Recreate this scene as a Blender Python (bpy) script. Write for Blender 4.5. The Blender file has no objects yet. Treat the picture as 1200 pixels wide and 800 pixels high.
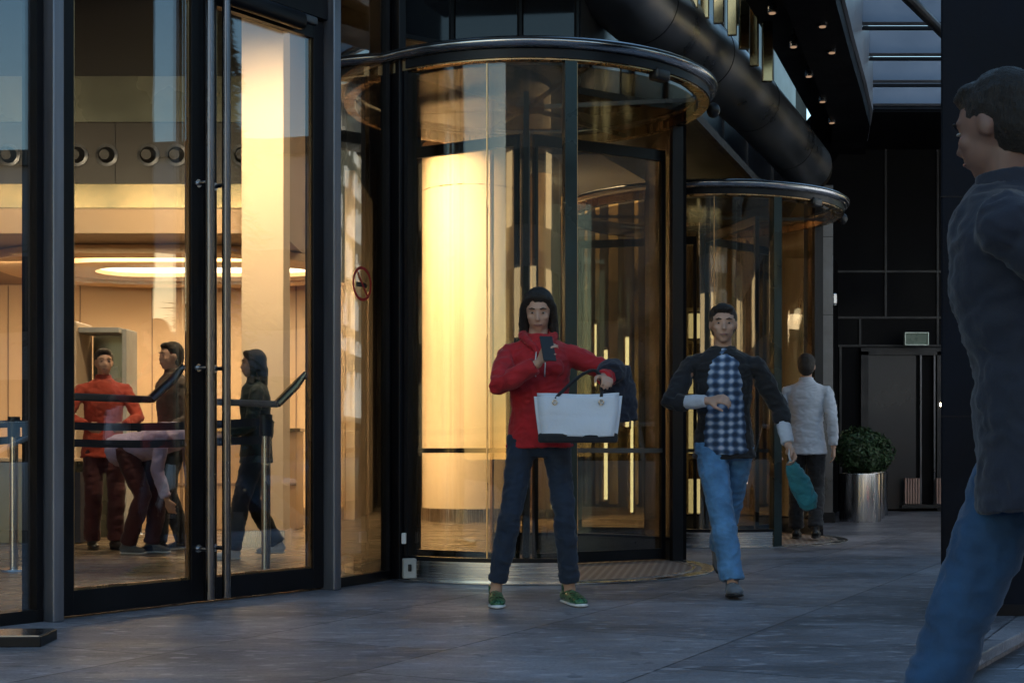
import bpy, bmesh, math, random
from mathutils import Vector, Matrix, noise
random.seed(7)
PI = math.pi
R = math.radians
S = bpy.context.scene
COL = S.collection
CAMZ = 0.83
K = 1667.0
def PX(px, Y): return (px - 600) / K * Y
def PZ(py, Y): return CAMZ + (528 - py) / K * Y

# ---------------------------------------------------------------- materials
def new_mat(name):
    m = bpy.data.materials.new(name); m.use_nodes = True
    nt = m.node_tree; nt.nodes.clear()
    out = nt.nodes.new('ShaderNodeOutputMaterial')
    return m, nt, out
def L(nt, a, b): nt.links.new(a, b)
def noise_node(nt, scale, detail=4, rough=.55, vec=None, stretch=None, obj=True):
    tc = nt.nodes.new('ShaderNodeTexCoord')
    src = tc.outputs['Object']
    if stretch:
        mp = nt.nodes.new('ShaderNodeMapping'); mp.inputs['Scale'].default_value = stretch
        if len(stretch) > 3: pass
        L(nt, src, mp.inputs['Vector']); src = mp.outputs['Vector']
    n = nt.nodes.new('ShaderNodeTexNoise'); n.inputs['Scale'].default_value = scale
    n.inputs['Detail'].default_value = detail; n.inputs['Roughness'].default_value = rough
    L(nt, src, n.inputs['Vector'])
    return n
def ramp(nt, fac, stops):
    r = nt.nodes.new('ShaderNodeValToRGB')
    el = r.color_ramp.elements
    el[0].position, el[0].color = stops[0][0], (*stops[0][1], 1)
    el[1].position, el[1].color = stops[-1][0], (*stops[-1][1], 1)
    for p, c in stops[1:-1]:
        e = el.new(p); e.color = (*c, 1)
    L(nt, fac, r.inputs['Fac']); return r
def pbr(name, base, rough=.5, metal=0., var=.15, scale=6, bump=0., bscale=40, stretch=None, rvar=.1,
        coat=0., spec=.5, emit=None, estr=0, sheen=0):
    m, nt, out = new_mat(name)
    b = nt.nodes.new('ShaderNodeBsdfPrincipled')
    L(nt, b.outputs[0], out.inputs[0])
    n = noise_node(nt, scale, stretch=stretch)
    lo = tuple(max(0, c * (1 - var)) for c in base); hi = tuple(min(1, c * (1 + var)) for c in base)
    r = ramp(nt, n.outputs['Fac'], [(.3, lo), (.7, hi)])
    L(nt, r.outputs[0], b.inputs['Base Color'])
    mr = nt.nodes.new('ShaderNodeMapRange'); L(nt, n.outputs['Fac'], mr.inputs[0])
    mr.inputs[1].default_value = .3; mr.inputs[2].default_value = .7
    mr.inputs[3].default_value = max(.02, rough - rvar); mr.inputs[4].default_value = min(1, rough + rvar)
    L(nt, mr.outputs[0], b.inputs['Roughness'])
    b.inputs['Metallic'].default_value = metal
    b.inputs['Specular IOR Level'].default_value = spec
    b.inputs['Coat Weight'].default_value = coat
    b.inputs['Sheen Weight'].default_value = sheen
    if bump:
        n2 = noise_node(nt, bscale, 5, .6, stretch=stretch)
        bp = nt.nodes.new('ShaderNodeBump'); bp.inputs['Strength'].default_value = bump
        bp.inputs['Distance'].default_value = .01
        L(nt, n2.outputs['Fac'], bp.inputs['Height']); L(nt, bp.outputs[0], b.inputs['Normal'])
    if emit:
        b.inputs['Emission Color'].default_value = (*emit, 1); b.inputs['Emission Strength'].default_value = estr
    return m
def glass(name, tint=(.93, .94, .93), boost=1.0, rough=0.0, wave=.0, refl=(1, 1, 1), graze=.9):
    m, nt, out = new_mat(name)
    t = nt.nodes.new('ShaderNodeBsdfTransparent'); t.inputs[0].default_value = (*tint, 1)
    g = nt.nodes.new('ShaderNodeBsdfGlossy'); g.inputs['Roughness'].default_value = rough
    g.inputs['Color'].default_value = (*refl, 1)
    lw = nt.nodes.new('ShaderNodeLayerWeight'); lw.inputs['Blend'].default_value = .5
    p = nt.nodes.new('ShaderNodeMath'); p.operation = 'POWER'; p.inputs[1].default_value = 5
    L(nt, lw.outputs['Facing'], p.inputs[0])
    a = nt.nodes.new('ShaderNodeMath'); a.operation = 'MULTIPLY_ADD'; a.use_clamp = True
    a.inputs[1].default_value = graze; a.inputs[2].default_value = .045 * boost
    L(nt, p.outputs[0], a.inputs[0])
    mx = nt.nodes.new('ShaderNodeMixShader')
    L(nt, a.outputs[0], mx.inputs[0]); L(nt, t.outputs[0], mx.inputs[1]); L(nt, g.outputs[0], mx.inputs[2])
    if wave:
        n = noise_node(nt, 2.2, 1, .4)
        bp = nt.nodes.new('ShaderNodeBump'); bp.inputs['Strength'].default_value = wave
        bp.inputs['Distance'].default_value = .02
        L(nt, n.outputs['Fac'], bp.inputs['Height']); L(nt, bp.outputs[0], g.inputs['Normal'])
    L(nt, mx.outputs[0], out.inputs[0])
    return m
def emis(name, col, s):
    m, nt, out = new_mat(name)
    e = nt.nodes.new('ShaderNodeEmission'); e.inputs[0].default_value = (*col, 1); e.inputs[1].default_value = s
    n = noise_node(nt, 3)
    mr = nt.nodes.new('ShaderNodeMapRange'); L(nt, n.outputs['Fac'], mr.inputs[0])
    mr.inputs[3].default_value = s * .85; mr.inputs[4].default_value = s * 1.15
    L(nt, mr.outputs[0], e.inputs[1]); L(nt, e.outputs[0], out.inputs[0])
    return m

M = {}
M['frame'] = pbr('black_frame', (.007, .0075, .010), .36, 0, .3, 3, rvar=.08, spec=.22)
M['mull'] = pbr('grey_mullion', (.20, .21, .25), .35, .75, .2, 2, stretch=(8, 8, .4), rvar=.08)
M['steel'] = pbr('brushed_steel', (.55, .56, .58), .24, 1, .15, 3, stretch=(1, 1, 60), rvar=.08)
M['steelv'] = pbr('brushed_steel_vertical', (.55, .55, .57), .25, 1, .2, 5, stretch=(30, 30, .3), rvar=.08)
M['handle'] = pbr('handle_steel', (.16, .16, .18), .26, 1, .2, 3, stretch=(9, 9, .5), rvar=.06)
M['darksteel'] = pbr('dark_steel', (.10, .105, .115), .34, .8, .3, 3, rvar=.1)
M['bronze'] = pbr('bronze_metal', (.42, .27, .14), .28, 1, .3, 2, stretch=(6, 6, .4), rvar=.1)
M['gold'] = pbr('gold_metal', (.40, .29, .15), .2, 1, .25, 1.3, bump=.12, bscale=2, rvar=.08)
M['greenpost'] = pbr('tinted_post', (.018, .035, .038), .3, .5, .25, 2)
M['glass'] = glass('clear_glass', boost=2.8, wave=.05, refl=(.8, .9, 1))
M['wglass'] = glass('wing_glass', (.84, .83, .79), .9, graze=.18)
M['cglass'] = glass('curved_glass', (.84, .82, .76), 1.2, wave=.04, graze=.4)
M['smoke'] = glass('smoked_glass', (.62, .58, .52), .8, rough=.12, graze=.35)
M['signglass'] = glass('dark_glass', (.55, .55, .52), 4.2, wave=.03)
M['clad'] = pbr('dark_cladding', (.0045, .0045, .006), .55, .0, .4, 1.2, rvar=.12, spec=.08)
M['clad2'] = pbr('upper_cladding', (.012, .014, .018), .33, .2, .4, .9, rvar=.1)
M['joint'] = pbr('cladding_joint', (.008, .008, .011), .5)
M['colstone'] = pbr('column_cladding', (.0045, .006, .011), .5, 0, .5, 1.5, spec=.12, bump=.1, bscale=30)
M['tube'] = pbr('tube_metal', (.11, .12, .135), .36, .75, .35, 1.6, rvar=.12, bump=.05, bscale=8)
M['peach'] = pbr('peach_wall', (.72, .48, .27), .45, 0, .06, 1.2)
M['cream'] = pbr('cream_column', (.80, .61, .42), .42, 0, .04, .8)
M['lumcol'] = pbr('honey_column', (.80, .64, .46), .55, 0, .03, .6, coat=0)
M['fascia'] = pbr('green_fascia', (.14, .15, .12), .3, .3, .3, .9, rvar=.1)
M['darkband'] = pbr('dark_band', (.022, .019, .017), .5, 0, .3, 2)
M['browns'] = pbr('brown_soffit', (.30, .20, .13), .5, 0, .15, 1)
M['lobbyceil'] = pbr('lobby_ceiling', (.010, .010, .011), .5, 0, .3, 1)
M['lobbywall'] = pbr('lobby_dark_wall', (.055, .040, .026), .35, .2, .35, .8)
M['nozzle'] = pbr('nozzle_black', (.02, .02, .02), .4, .3)
M['cove'] = emis('cove_lamp', (1, .80, .50), 2.6)
M['down'] = emis('downlight_lamp', (1, .82, .55), 12)
M['strip'] = emis('strip_lamp', (1, .90, .52), 1.1)
M['booth'] = emis('booth_lamp', (1, .88, .50), .5)
M['boothf'] = pbr('booth_frame', (.25, .22, .13), .4, .4)
M['belt'] = pbr('belt_blue', (.010, .013, .03), .7, 0, .2, 10)
M['plastic'] = pbr('grey_plastic', (.42, .42, .40), .5)
M['white'] = pbr('white_plastic', (.75, .75, .74), .45)
M['black'] = pbr('black_plastic', (.012, .012, .013), .4)
M['red'] = pbr('sign_red', (.42, .02, .02), .5)
M['foliage'] = pbr('bush_foliage', (.035, .075, .028), .55, 0, .6, 14, rvar=.15)
M['fol2'] = pbr('conifer_foliage', (.03, .06, .03), .6, 0, .5, 3)
M['bark'] = pbr('bark', (.06, .045, .03), .9, bump=.5)
M['soil'] = pbr('soil', (.03, .022, .015), .95, bump=.6)
M['pinkslat'] = pbr('warm_slat', (.40, .26, .22), .45, .3)
M['louvre'] = pbr('louvre_face', (.19, .205, .24), .45, .3, .12, 1.5)
M['exitf'] = pbr('exit_face', (.10, .17, .12), .3, 0, .25, 8)
M['exite'] = pbr('exit_edge', (.6, .7, .62), .3, .2)
M['carsilver'] = pbr('car_paint_white', (.86, .87, .88), .22, .0, .05, 1, coat=1, rvar=.03)
M['cardark'] = pbr('car_paint_blue', (.03, .045, .08), .25, .5, .05, 1, coat=1, rvar=.03)
M['cglz'] = pbr('car_window', (.01, .012, .015), .05, 0, .1, 1, rvar=.02)
M['tyre'] = pbr('tyre_rubber', (.015, .015, .015), .8)
M['rim'] = pbr('wheel_rim', (.5, .5, .52), .3, 1)
M['headl'] = emis('headlamp', (1, .93, .8), 14)
M['tail'] = emis('tail_lamp', (1, .03, .02), 5)
M['bldg'] = pbr('facade_concrete', (.26, .27, .30), .7, 0, .15, .4)
M['bwin'] = pbr('building_window', (.03, .05, .08), .08, 0, .3, .5, rvar=.03)
M['blit'] = emis('building_lit_window', (1, .75, .4), 1.6)
M['board'] = emis('board_panel', (.34, .36, .33), .75)
M['boardw'] = emis('board_stroke', (.80, .86, .95), 1.5)
M['boardr'] = emis('board_red', (.85, .30, .30), 1.1)
M['boardg'] = emis('board_green', (.45, .80, .35), 1.2)

def stone(name, base, rot, bw, bh, joint=.35, rough=.5, blotch=.45, warm=None, streak=True):
    m, nt, out = new_mat(name)
    b = nt.nodes.new('ShaderNodeBsdfPrincipled'); L(nt, b.outputs[0], out.inputs[0])
    tc = nt.nodes.new('ShaderNodeTexCoord')
    mp = nt.nodes.new('ShaderNodeMapping'); mp.inputs['Rotation'].default_value = (0, 0, rot)
    L(nt, tc.outputs['Object'], mp.inputs['Vector'])
    br = nt.nodes.new('ShaderNodeTexBrick'); br.inputs['Scale'].default_value = 1
    br.inputs['Brick Width'].default_value = bw; br.inputs['Row Height'].default_value = bh
    br.inputs['Mortar Size'].default_value = .006; br.inputs['Mortar Smooth'].default_value = .3
    br.inputs['Bias'].default_value = 0; br.offset = .43
    c = base
    br.inputs['Color1'].default_value = (c[0]*.80, c[1]*.80, c[2]*.82, 1)
    br.inputs['Color2'].default_value = (min(1, c[0]*1.22), min(1, c[1]*1.2), min(1, c[2]*1.18), 1)
    br.inputs['Mortar'].default_value = (c[0]*joint, c[1]*joint, c[2]*joint, 1)
    L(nt, mp.outputs[0], br.inputs['Vector'])
    def ns(scale, detail, st, rr=.6):
        mp2 = nt.nodes.new('ShaderNodeMapping'); mp2.inputs['Scale'].default_value = st
        mp2.inputs['Rotation'].default_value = (0, 0, rot)
        L(nt, tc.outputs['Object'], mp2.inputs['Vector'])
        n = nt.nodes.new('ShaderNodeTexNoise'); n.inputs['Scale'].default_value = scale
        n.inputs['Detail'].default_value = detail; n.inputs['Roughness'].default_value = rr
        L(nt, mp2.outputs[0], n.inputs['Vector']); return n
    n1 = ns(.9, 6, (1, 1.7, 1)); n2 = ns(60, 5, (1, 1, 1), .7); n3 = ns(3.2, 8, (.35, 1.8, 1), .78)
    r1 = ramp(nt, n1.outputs['Fac'], [(.36, (1-blotch,)*3), (.64, (1+blotch*.8,)*3)])
    m1 = nt.nodes.new('ShaderNodeMix'); m1.data_type = 'RGBA'; m1.blend_type = 'MULTIPLY'; m1.inputs[0].default_value = 1
    L(nt, br.outputs['Color'], m1.inputs[6]); L(nt, r1.outputs[0], m1.inputs[7])
    r2 = ramp(nt, n2.outputs['Fac'], [(.3, (.68,)*3), (.75, (1.28,)*3)])
    m2 = nt.nodes.new('ShaderNodeMix'); m2.data_type = 'RGBA'; m2.blend_type = 'MULTIPLY'; m2.inputs[0].default_value = 1
    L(nt, m1.outputs[2], m2.inputs[6]); L(nt, r2.outputs[0], m2.inputs[7])
    last = m2.outputs[2]
    if streak:   # pale scuffs
        r3 = ramp(nt, n3.outputs['Fac'], [(.56, (0,)*3), (.68, (.62,)*3)])
        m3 = nt.nodes.new('ShaderNodeMix'); m3.data_type = 'RGBA'
        L(nt, r3.outputs[0], m3.inputs[0]); L(nt, last, m3.inputs[6])
        m3.inputs[7].default_value = (min(1, c[0]*2.1), min(1, c[1]*2.1), min(1, c[2]*2.1), 1)
        last = m3.outputs[2]
        n5 = ns(15, 3, (.45, 1.25, 1), .5); n6 = ns(7.5, 2, (1, 1, 1), .45)
        for nn_, lo_, hi_, cc_ in ((n5, .59, .66, 2.3), (n6, .63, .68, .45)):
            r5 = ramp(nt, nn_.outputs['Fac'], [(lo_, (0,)*3), (hi_, (.55,)*3)])
            m5 = nt.nodes.new('ShaderNodeMix'); m5.data_type = 'RGBA'
            L(nt, r5.outputs[0], m5.inputs[0]); L(nt, last, m5.inputs[6]); m5.inputs[7].default_value = (c[0]*cc_, c[1]*cc_, c[2]*cc_, 1)
            last = m5.outputs[2]
    L(nt, last, b.inputs['Base Color'])
    mr = nt.nodes.new('ShaderNodeMapRange'); L(nt, n3.outputs['Fac'], mr.inputs[0])
    mr.inputs[1].default_value = .3; mr.inputs[2].default_value = .7
    mr.inputs[3].default_value = rough-.18; mr.inputs[4].default_value = rough+.2
    L(nt, mr.outputs[0], b.inputs['Roughness'])
    ad = nt.nodes.new('ShaderNodeMath'); ad.operation = 'MULTIPLY_ADD'; ad.inputs[1].default_value = -.8
    L(nt, br.outputs['Fac'], ad.inputs[0]); L(nt, n2.outputs['Fac'], ad.inputs[2])
    bp = nt.nodes.new('ShaderNodeBump'); bp.inputs['Strength'].default_value = .45; bp.inputs['Distance'].default_value = .008
    L(nt, ad.outputs[0], bp.inputs['Height']); L(nt, bp.outputs[0], b.inputs['Normal'])
    return m
M['plaza'] = stone('plaza_stone', (.232, .220, .238), R(27+90), 1.5, .98, rough=.44, joint=.22)
M['pave'] = stone('lower_stone', (.24, .26, .30), R(31), .9, .45, rough=.6)
M['lobbyf'] = stone('lobby_stone', (.20, .15, .10), R(0), 1.2, 1.2, rough=.26, blotch=.2, streak=False)
M['asph'] = pbr('asphalt', (.045, .046, .05), .8, 0, .3, 30, bump=.4)

def fabric(name, base, var=.25, bump=.35, bs=22, scale=7, rough=.85):
    return pbr(name, base, rough, 0, var, scale, bump=bump, bscale=bs, rvar=.05, sheen=.15)

# ---------------------------------------------------------------- objects
def tag(o, label=None, cat=None, group=None, kind=None):
    if label: o['label'] = label
    if cat: o['category'] = cat
    if group: o['group'] = group
    if kind: o['kind'] = kind
    return o
def E(name, label, cat, loc=(0, 0, 0), rz=0, group=None):
    o = bpy.data.objects.new(name, None); COL.objects.link(o)
    o.location = loc; o.rotation_euler = (0, 0, rz); o.empty_display_size = .2
    return tag(o, label, cat, group)
def wm(o):
    if o is None: return Matrix.Identity(4)
    m = Matrix.Translation(o.location) @ o.rotation_euler.to_matrix().to_4x4() @ Matrix.Diagonal((*o.scale, 1))
    return wm(o.parent) @ m if o.parent else m

class MB:
    def __init__(s): s.bm = bmesh.new()
    def _add(s, vs, fs, mtx=None):
        v = [s.bm.verts.new(mtx @ Vector(p) if mtx else p) for p in vs]
        for f in fs:
            try: s.bm.faces.new([v[i] for i in f])
            except ValueError: pass
        return v
    def box(s, c, d, rz=0, rx=0, ry=0, bev=0, seg=2):
        b2 = bmesh.new(); bmesh.ops.create_cube(b2, size=1)
        for v in b2.verts: v.co = Vector((v.co.x*d[0], v.co.y*d[1], v.co.z*d[2]))
        if bev: bmesh.ops.bevel(b2, geom=b2.edges[:], offset=bev, segments=seg, affect='EDGES', profile=.5)
        mt = Matrix.Translation(c) @ Matrix.Rotation(rz, 4, 'Z') @ Matrix.Rotation(ry, 4, 'Y') @ Matrix.Rotation(rx, 4, 'X')
        s.merge(b2, mt); return s
    def merge(s, b2, mt=None):
        if mt: b2.transform(mt)
        me = bpy.data.meshes.new('t'); b2.to_mesh(me); b2.free(); s.bm.from_mesh(me); bpy.data.meshes.remove(me)
    def seg(s, p, q, z0, z1, th, off=0, bev=0):
        """upright board between plan points p and q; off shifts it to the outside (right hand) side"""
        p = Vector(p[:2]); q = Vector(q[:2]); d = q-p; l = d.length; d.normalize(); n = Vector((d.y, -d.x))
        c = (p+q)/2 + n*off
        return s.box((c.x, c.y, (z0+z1)/2), (l, th, z1-z0), rz=math.atan2(d.y, d.x), bev=bev)
    def cyl(s, p, q, r, r2=None, n=20, cap=True):
        p = Vector(p); q = Vector(q); return s.loft([p, q], [r, r if r2 is None else r2], n=n)
    def loft(s, pts, rad, n=16, side=None, closed_caps=True):
        pts = [Vector(p) for p in pts]; rings = []
        m = len(pts); prev = None
        for i, p in enumerate(pts):
            t = (pts[min(i+1, m-1)] - pts[max(i-1, 0)]).normalized()
            if side is not None: sd = Vector(side)
            elif prev is not None: sd = prev
            else: sd = Vector((1, 0, 0)) if abs(t.x) < .9 else Vector((0, 1, 0))
            sd = (sd - t*sd.dot(t)).normalized(); prev = sd
            up = t.cross(sd).normalized()
            r = rad[i]; rx, ry = (r, r) if isinstance(r, (int, float)) else r
            rings.append([s.bm.verts.new(p + sd*math.cos(a)*rx + up*math.sin(a)*ry) for a in [2*PI*k/n for k in range(n)]])
        for a, b in zip(rings[:-1], rings[1:]):
            for k in range(n): s.bm.faces.new((a[k], a[(k+1) % n], b[(k+1) % n], b[k]))
        s.bm.faces.new(rings[0][::-1]); s.bm.faces.new(rings[-1]); return s
    def ell(s, c, r, rot=None, u=16, v=10):
        b2 = bmesh.new(); bmesh.ops.create_uvsphere(b2, u_segments=u, v_segments=v, radius=1)
        mt = Matrix.Translation(c) @ (rot.to_4x4() if rot else Matrix.Identity(4)) @ Matrix.Diagonal((*((r,)*3 if isinstance(r, (int, float)) else r), 1))
        s.merge(b2, mt); return s
    def arc(s, c, r0, r1, z0, z1, a0, a1, n=40):
        """curved bar: annular sector prism, angles in degrees"""
        full = abs(a1-a0) >= 359.9; N = n; P = []
        for i in range(N if full else N+1):
            a = R(a0 + (a1-a0)*i/N); ca, sa = math.cos(a), math.sin(a)
            P.append([s.bm.verts.new((c[0]+r*ca, c[1]+r*sa, z)) for r, z in ((r0, z0), (r1, z0), (r1, z1), (r0, z1))])
        cnt = len(P)
        for i in range(cnt if full else cnt-1):
            a, b = P[i], P[(i+1) % cnt]
            for k in range(4): s.bm.faces.new((a[k], b[k], b[(k+1) % 4], a[(k+1) % 4]))
        if not full: s.bm.faces.new(P[0]); s.bm.faces.new(P[-1][::-1])
        return s
    def torus(s, c, rad, prof, a0=0, a1=360, n=72):
        """sweep closed profile [(dr,dz)] round c"""
        P = []; full = a1-a0 >= 359.9
        for i in range(n if full else n+1):
            a = R(a0+(a1-a0)*i/n)
            P.append([s.bm.verts.new((c[0]+(rad+dr)*math.cos(a), c[1]+(rad+dr)*math.sin(a), c[2]+dz)) for dr, dz in prof])
        m = len(prof)
        for i in range(len(P) if full else len(P)-1):
            a, b = P[i], P[(i+1) % len(P)]
            for k in range(m): s.bm.faces.new((a[k], b[k], b[(k+1) % m], a[(k+1) % m]))
        if not full: s.bm.faces.new(P[0]); s.bm.faces.new(P[-1][::-1])
        return s
    def prism(s, poly, z0, z1):
        n = len(poly)
        a = [s.bm.verts.new((*p, z0)) for p in poly]; b = [s.bm.verts.new((*p, z1)) for p in poly]
        s.bm.faces.new(a[::-1]); s.bm.faces.new(b)
        for i in range(n): s.bm.faces.new((a[i], a[(i+1) % n], b[(i+1) % n], b[i]))
        return s
    def sheet(s, poly, z):
        s.bm.faces.new([s.bm.verts.new((*p, z)) for p in poly]); return s
    def build(s, name, mat, parent=None, world=True, smooth=False, label=None):
        bmesh.ops.recalc_face_normals(s.bm, faces=s.bm.faces[:])
        me = bpy.data.meshes.new(name); s.bm.to_mesh(me); s.bm.free()
        if parent is not None and world: me.transform(wm(parent).inverted())
        if isinstance(mat, (list, tuple)):
            for x in mat: me.materials.append(x)
        else: me.materials.append(mat)
        o = bpy.data.objects.new(name, me); COL.objects.link(o)
        if smooth:
            me.shade_smooth()
            if smooth != 'all':
                try: me.set_sharp_from_angle(angle=R(35))
                except Exception: pass
        if parent is not None: o.parent = parent
        if label: o['label'] = label
        return o
def struct(name, mb, mat, **k):
    o = mb.build(name, mat, **k); o['kind'] = 'structure'; return o
def own(name, mb, mat, label, cat, group=None, smooth=False):
    """a thing that is one mesh, with its origin at its base centre"""
    o = mb.build(name, mat, smooth=smooth); me = o.data
    xs = [v.co for v in me.vertices]
    c = Vector((sum(v.x for v in xs)/len(xs), sum(v.y for v in xs)/len(xs), min(v.z for v in xs)))
    me.transform(Matrix.Translation(-c)); o.location = c
    return tag(o, label, cat, group)
# ---------------------------------------------------------------- people
def remesh(mb, vox, smooth=4, wrinkle=0, wscale=6, seed=0):
    """weld a pile of overlapping solids into one continuous skin"""
    bmesh.ops.recalc_face_normals(mb.bm, faces=mb.bm.faces[:])
    me = bpy.data.meshes.new('raw'); mb.bm.to_mesh(me); mb.bm.free()
    o = bpy.data.objects.new('raw', me); COL.objects.link(o)
    md = o.modifiers.new('r', 'REMESH'); md.mode = 'VOXEL'; md.voxel_size = vox
    sm = o.modifiers.new('s', 'SMOOTH'); sm.iterations = smooth; sm.factor = .5
    dg = bpy.context.evaluated_depsgraph_get()
    m2 = bpy.data.meshes.new_from_object(o.evaluated_get(dg))
    bpy.data.objects.remove(o); bpy.data.meshes.remove(me)
    bm = bmesh.new(); bm.from_mesh(m2); bpy.data.meshes.remove(m2)
    if wrinkle:
        bm.normal_update(); off = Vector((seed*3.7, seed*1.3, 0))
        mv = []
        for v in bm.verts:
            p = v.co*wscale + off
            w = noise.noise(Vector((p.x, p.y, p.z*1.9)))
            w2 = 1-abs(noise.noise(Vector((p.x*2.1+w, p.y*2.1, p.z*3.2))))*2
            mv.append(v.normal*(w*.6+w2*.5-.15)*wrinkle)
        for v, d in zip(bm.verts, mv): v.co += d
    r = MB(); r.bm.free(); r.bm = bm
    return r
def ik(a, b, l1, l2, pole):
    a = Vector(a); b = Vector(b); d = b-a; L0 = min(d.length, (l1+l2)*.999); d.normalize()
    b2 = a + d*L0
    x = (l1*l1-l2*l2+L0*L0)/(2*L0); h = math.sqrt(max(0, l1*l1-x*x))
    p = Vector(pole); p = (p-d*p.dot(d)).normalized()
    return a+d*x+p*h, b2
def hand(mb, w, d, n, th, curl=.5, s=1.0, spread=.10):
    """palm and five fingers. w wrist, d finger direction, n palm normal, th the thumb's side"""
    d = Vector(d).normalized(); n = Vector(n); n = (n-d*n.dot(d)).normalized()
    t = d.cross(n).normalized()
    if t.dot(Vector(th)) < 0: t = -t
    w = Vector(w)
    mb.loft([w-d*.02*s, w+d*.012*s, w+d*.05*s, w+d*.088*s, w+d*.095*s],
            [(.026*s, .019*s), (.028*s, .018*s), (.040*s, .017*s), (.041*s, .014*s), (.034*s, .010*s)], side=t, n=14)
    for off, ln, rr in ((.030, .072, .0088), (.010, .080, .0092), (-.010, .075, .0088), (-.029, .058, .0078)):
        p = w + d*.082*s + t*off*s; dd = (d + t*off*spread*25*.12).normalized(); a = curl*.55
        pts = [p-dd*.02*s, p]; rs = [rr*s*1.05, rr*s*1.05]
        for k, f in enumerate((.45, .30, .25)):
            ax = dd.cross(n).normalized()
            dd = Matrix.Rotation(a*(1.0 if k == 0 else 1.15), 3, ax) @ dd
            pts.append(pts[-1]+dd*ln*f*s); rs.append(rr*s*(1-.1*(k+1)))
        mb.loft(pts, rs, n=8); mb.ell(pts[-1], rs[-1], u=8, v=6)
    p = w + d*.02*s + t*.024*s
    dd = (d*.75 + t*.75 + n*.35*min(1, curl+.3)).normalized()
    p2 = p+dd*.038*s; dd2 = (d*.95+t*.25+n*.45*curl).normalized(); p3 = p2+dd2*.030*s; p4 = p3+(dd2+n*.3*curl).normalized()*.024*s
    mb.loft([p-dd*.01*s, p, p2, p3, p4], [.013*s, .0145*s, .0112*s, .0100*s, .0080*s], n=8); mb.ell(p4, .0080*s, u=8, v=6)

SKIN = pbr('skin', (.52, .31, .22), .5, 0, .08, 12, bump=.08, bscale=60)
HAIRM = pbr('dark_hair', (.016, .011, .008), .45, 0, .6, 30, stretch=(6, 6, .5), bump=1.0, bscale=60)
LIP = pbr('lips', (.30, .135, .11), .5)
EYEW = pbr('eye_white', (.32, .30, .29), .35); EYED = pbr('eye_dark', (.02, .012, .008), .2)

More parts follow.
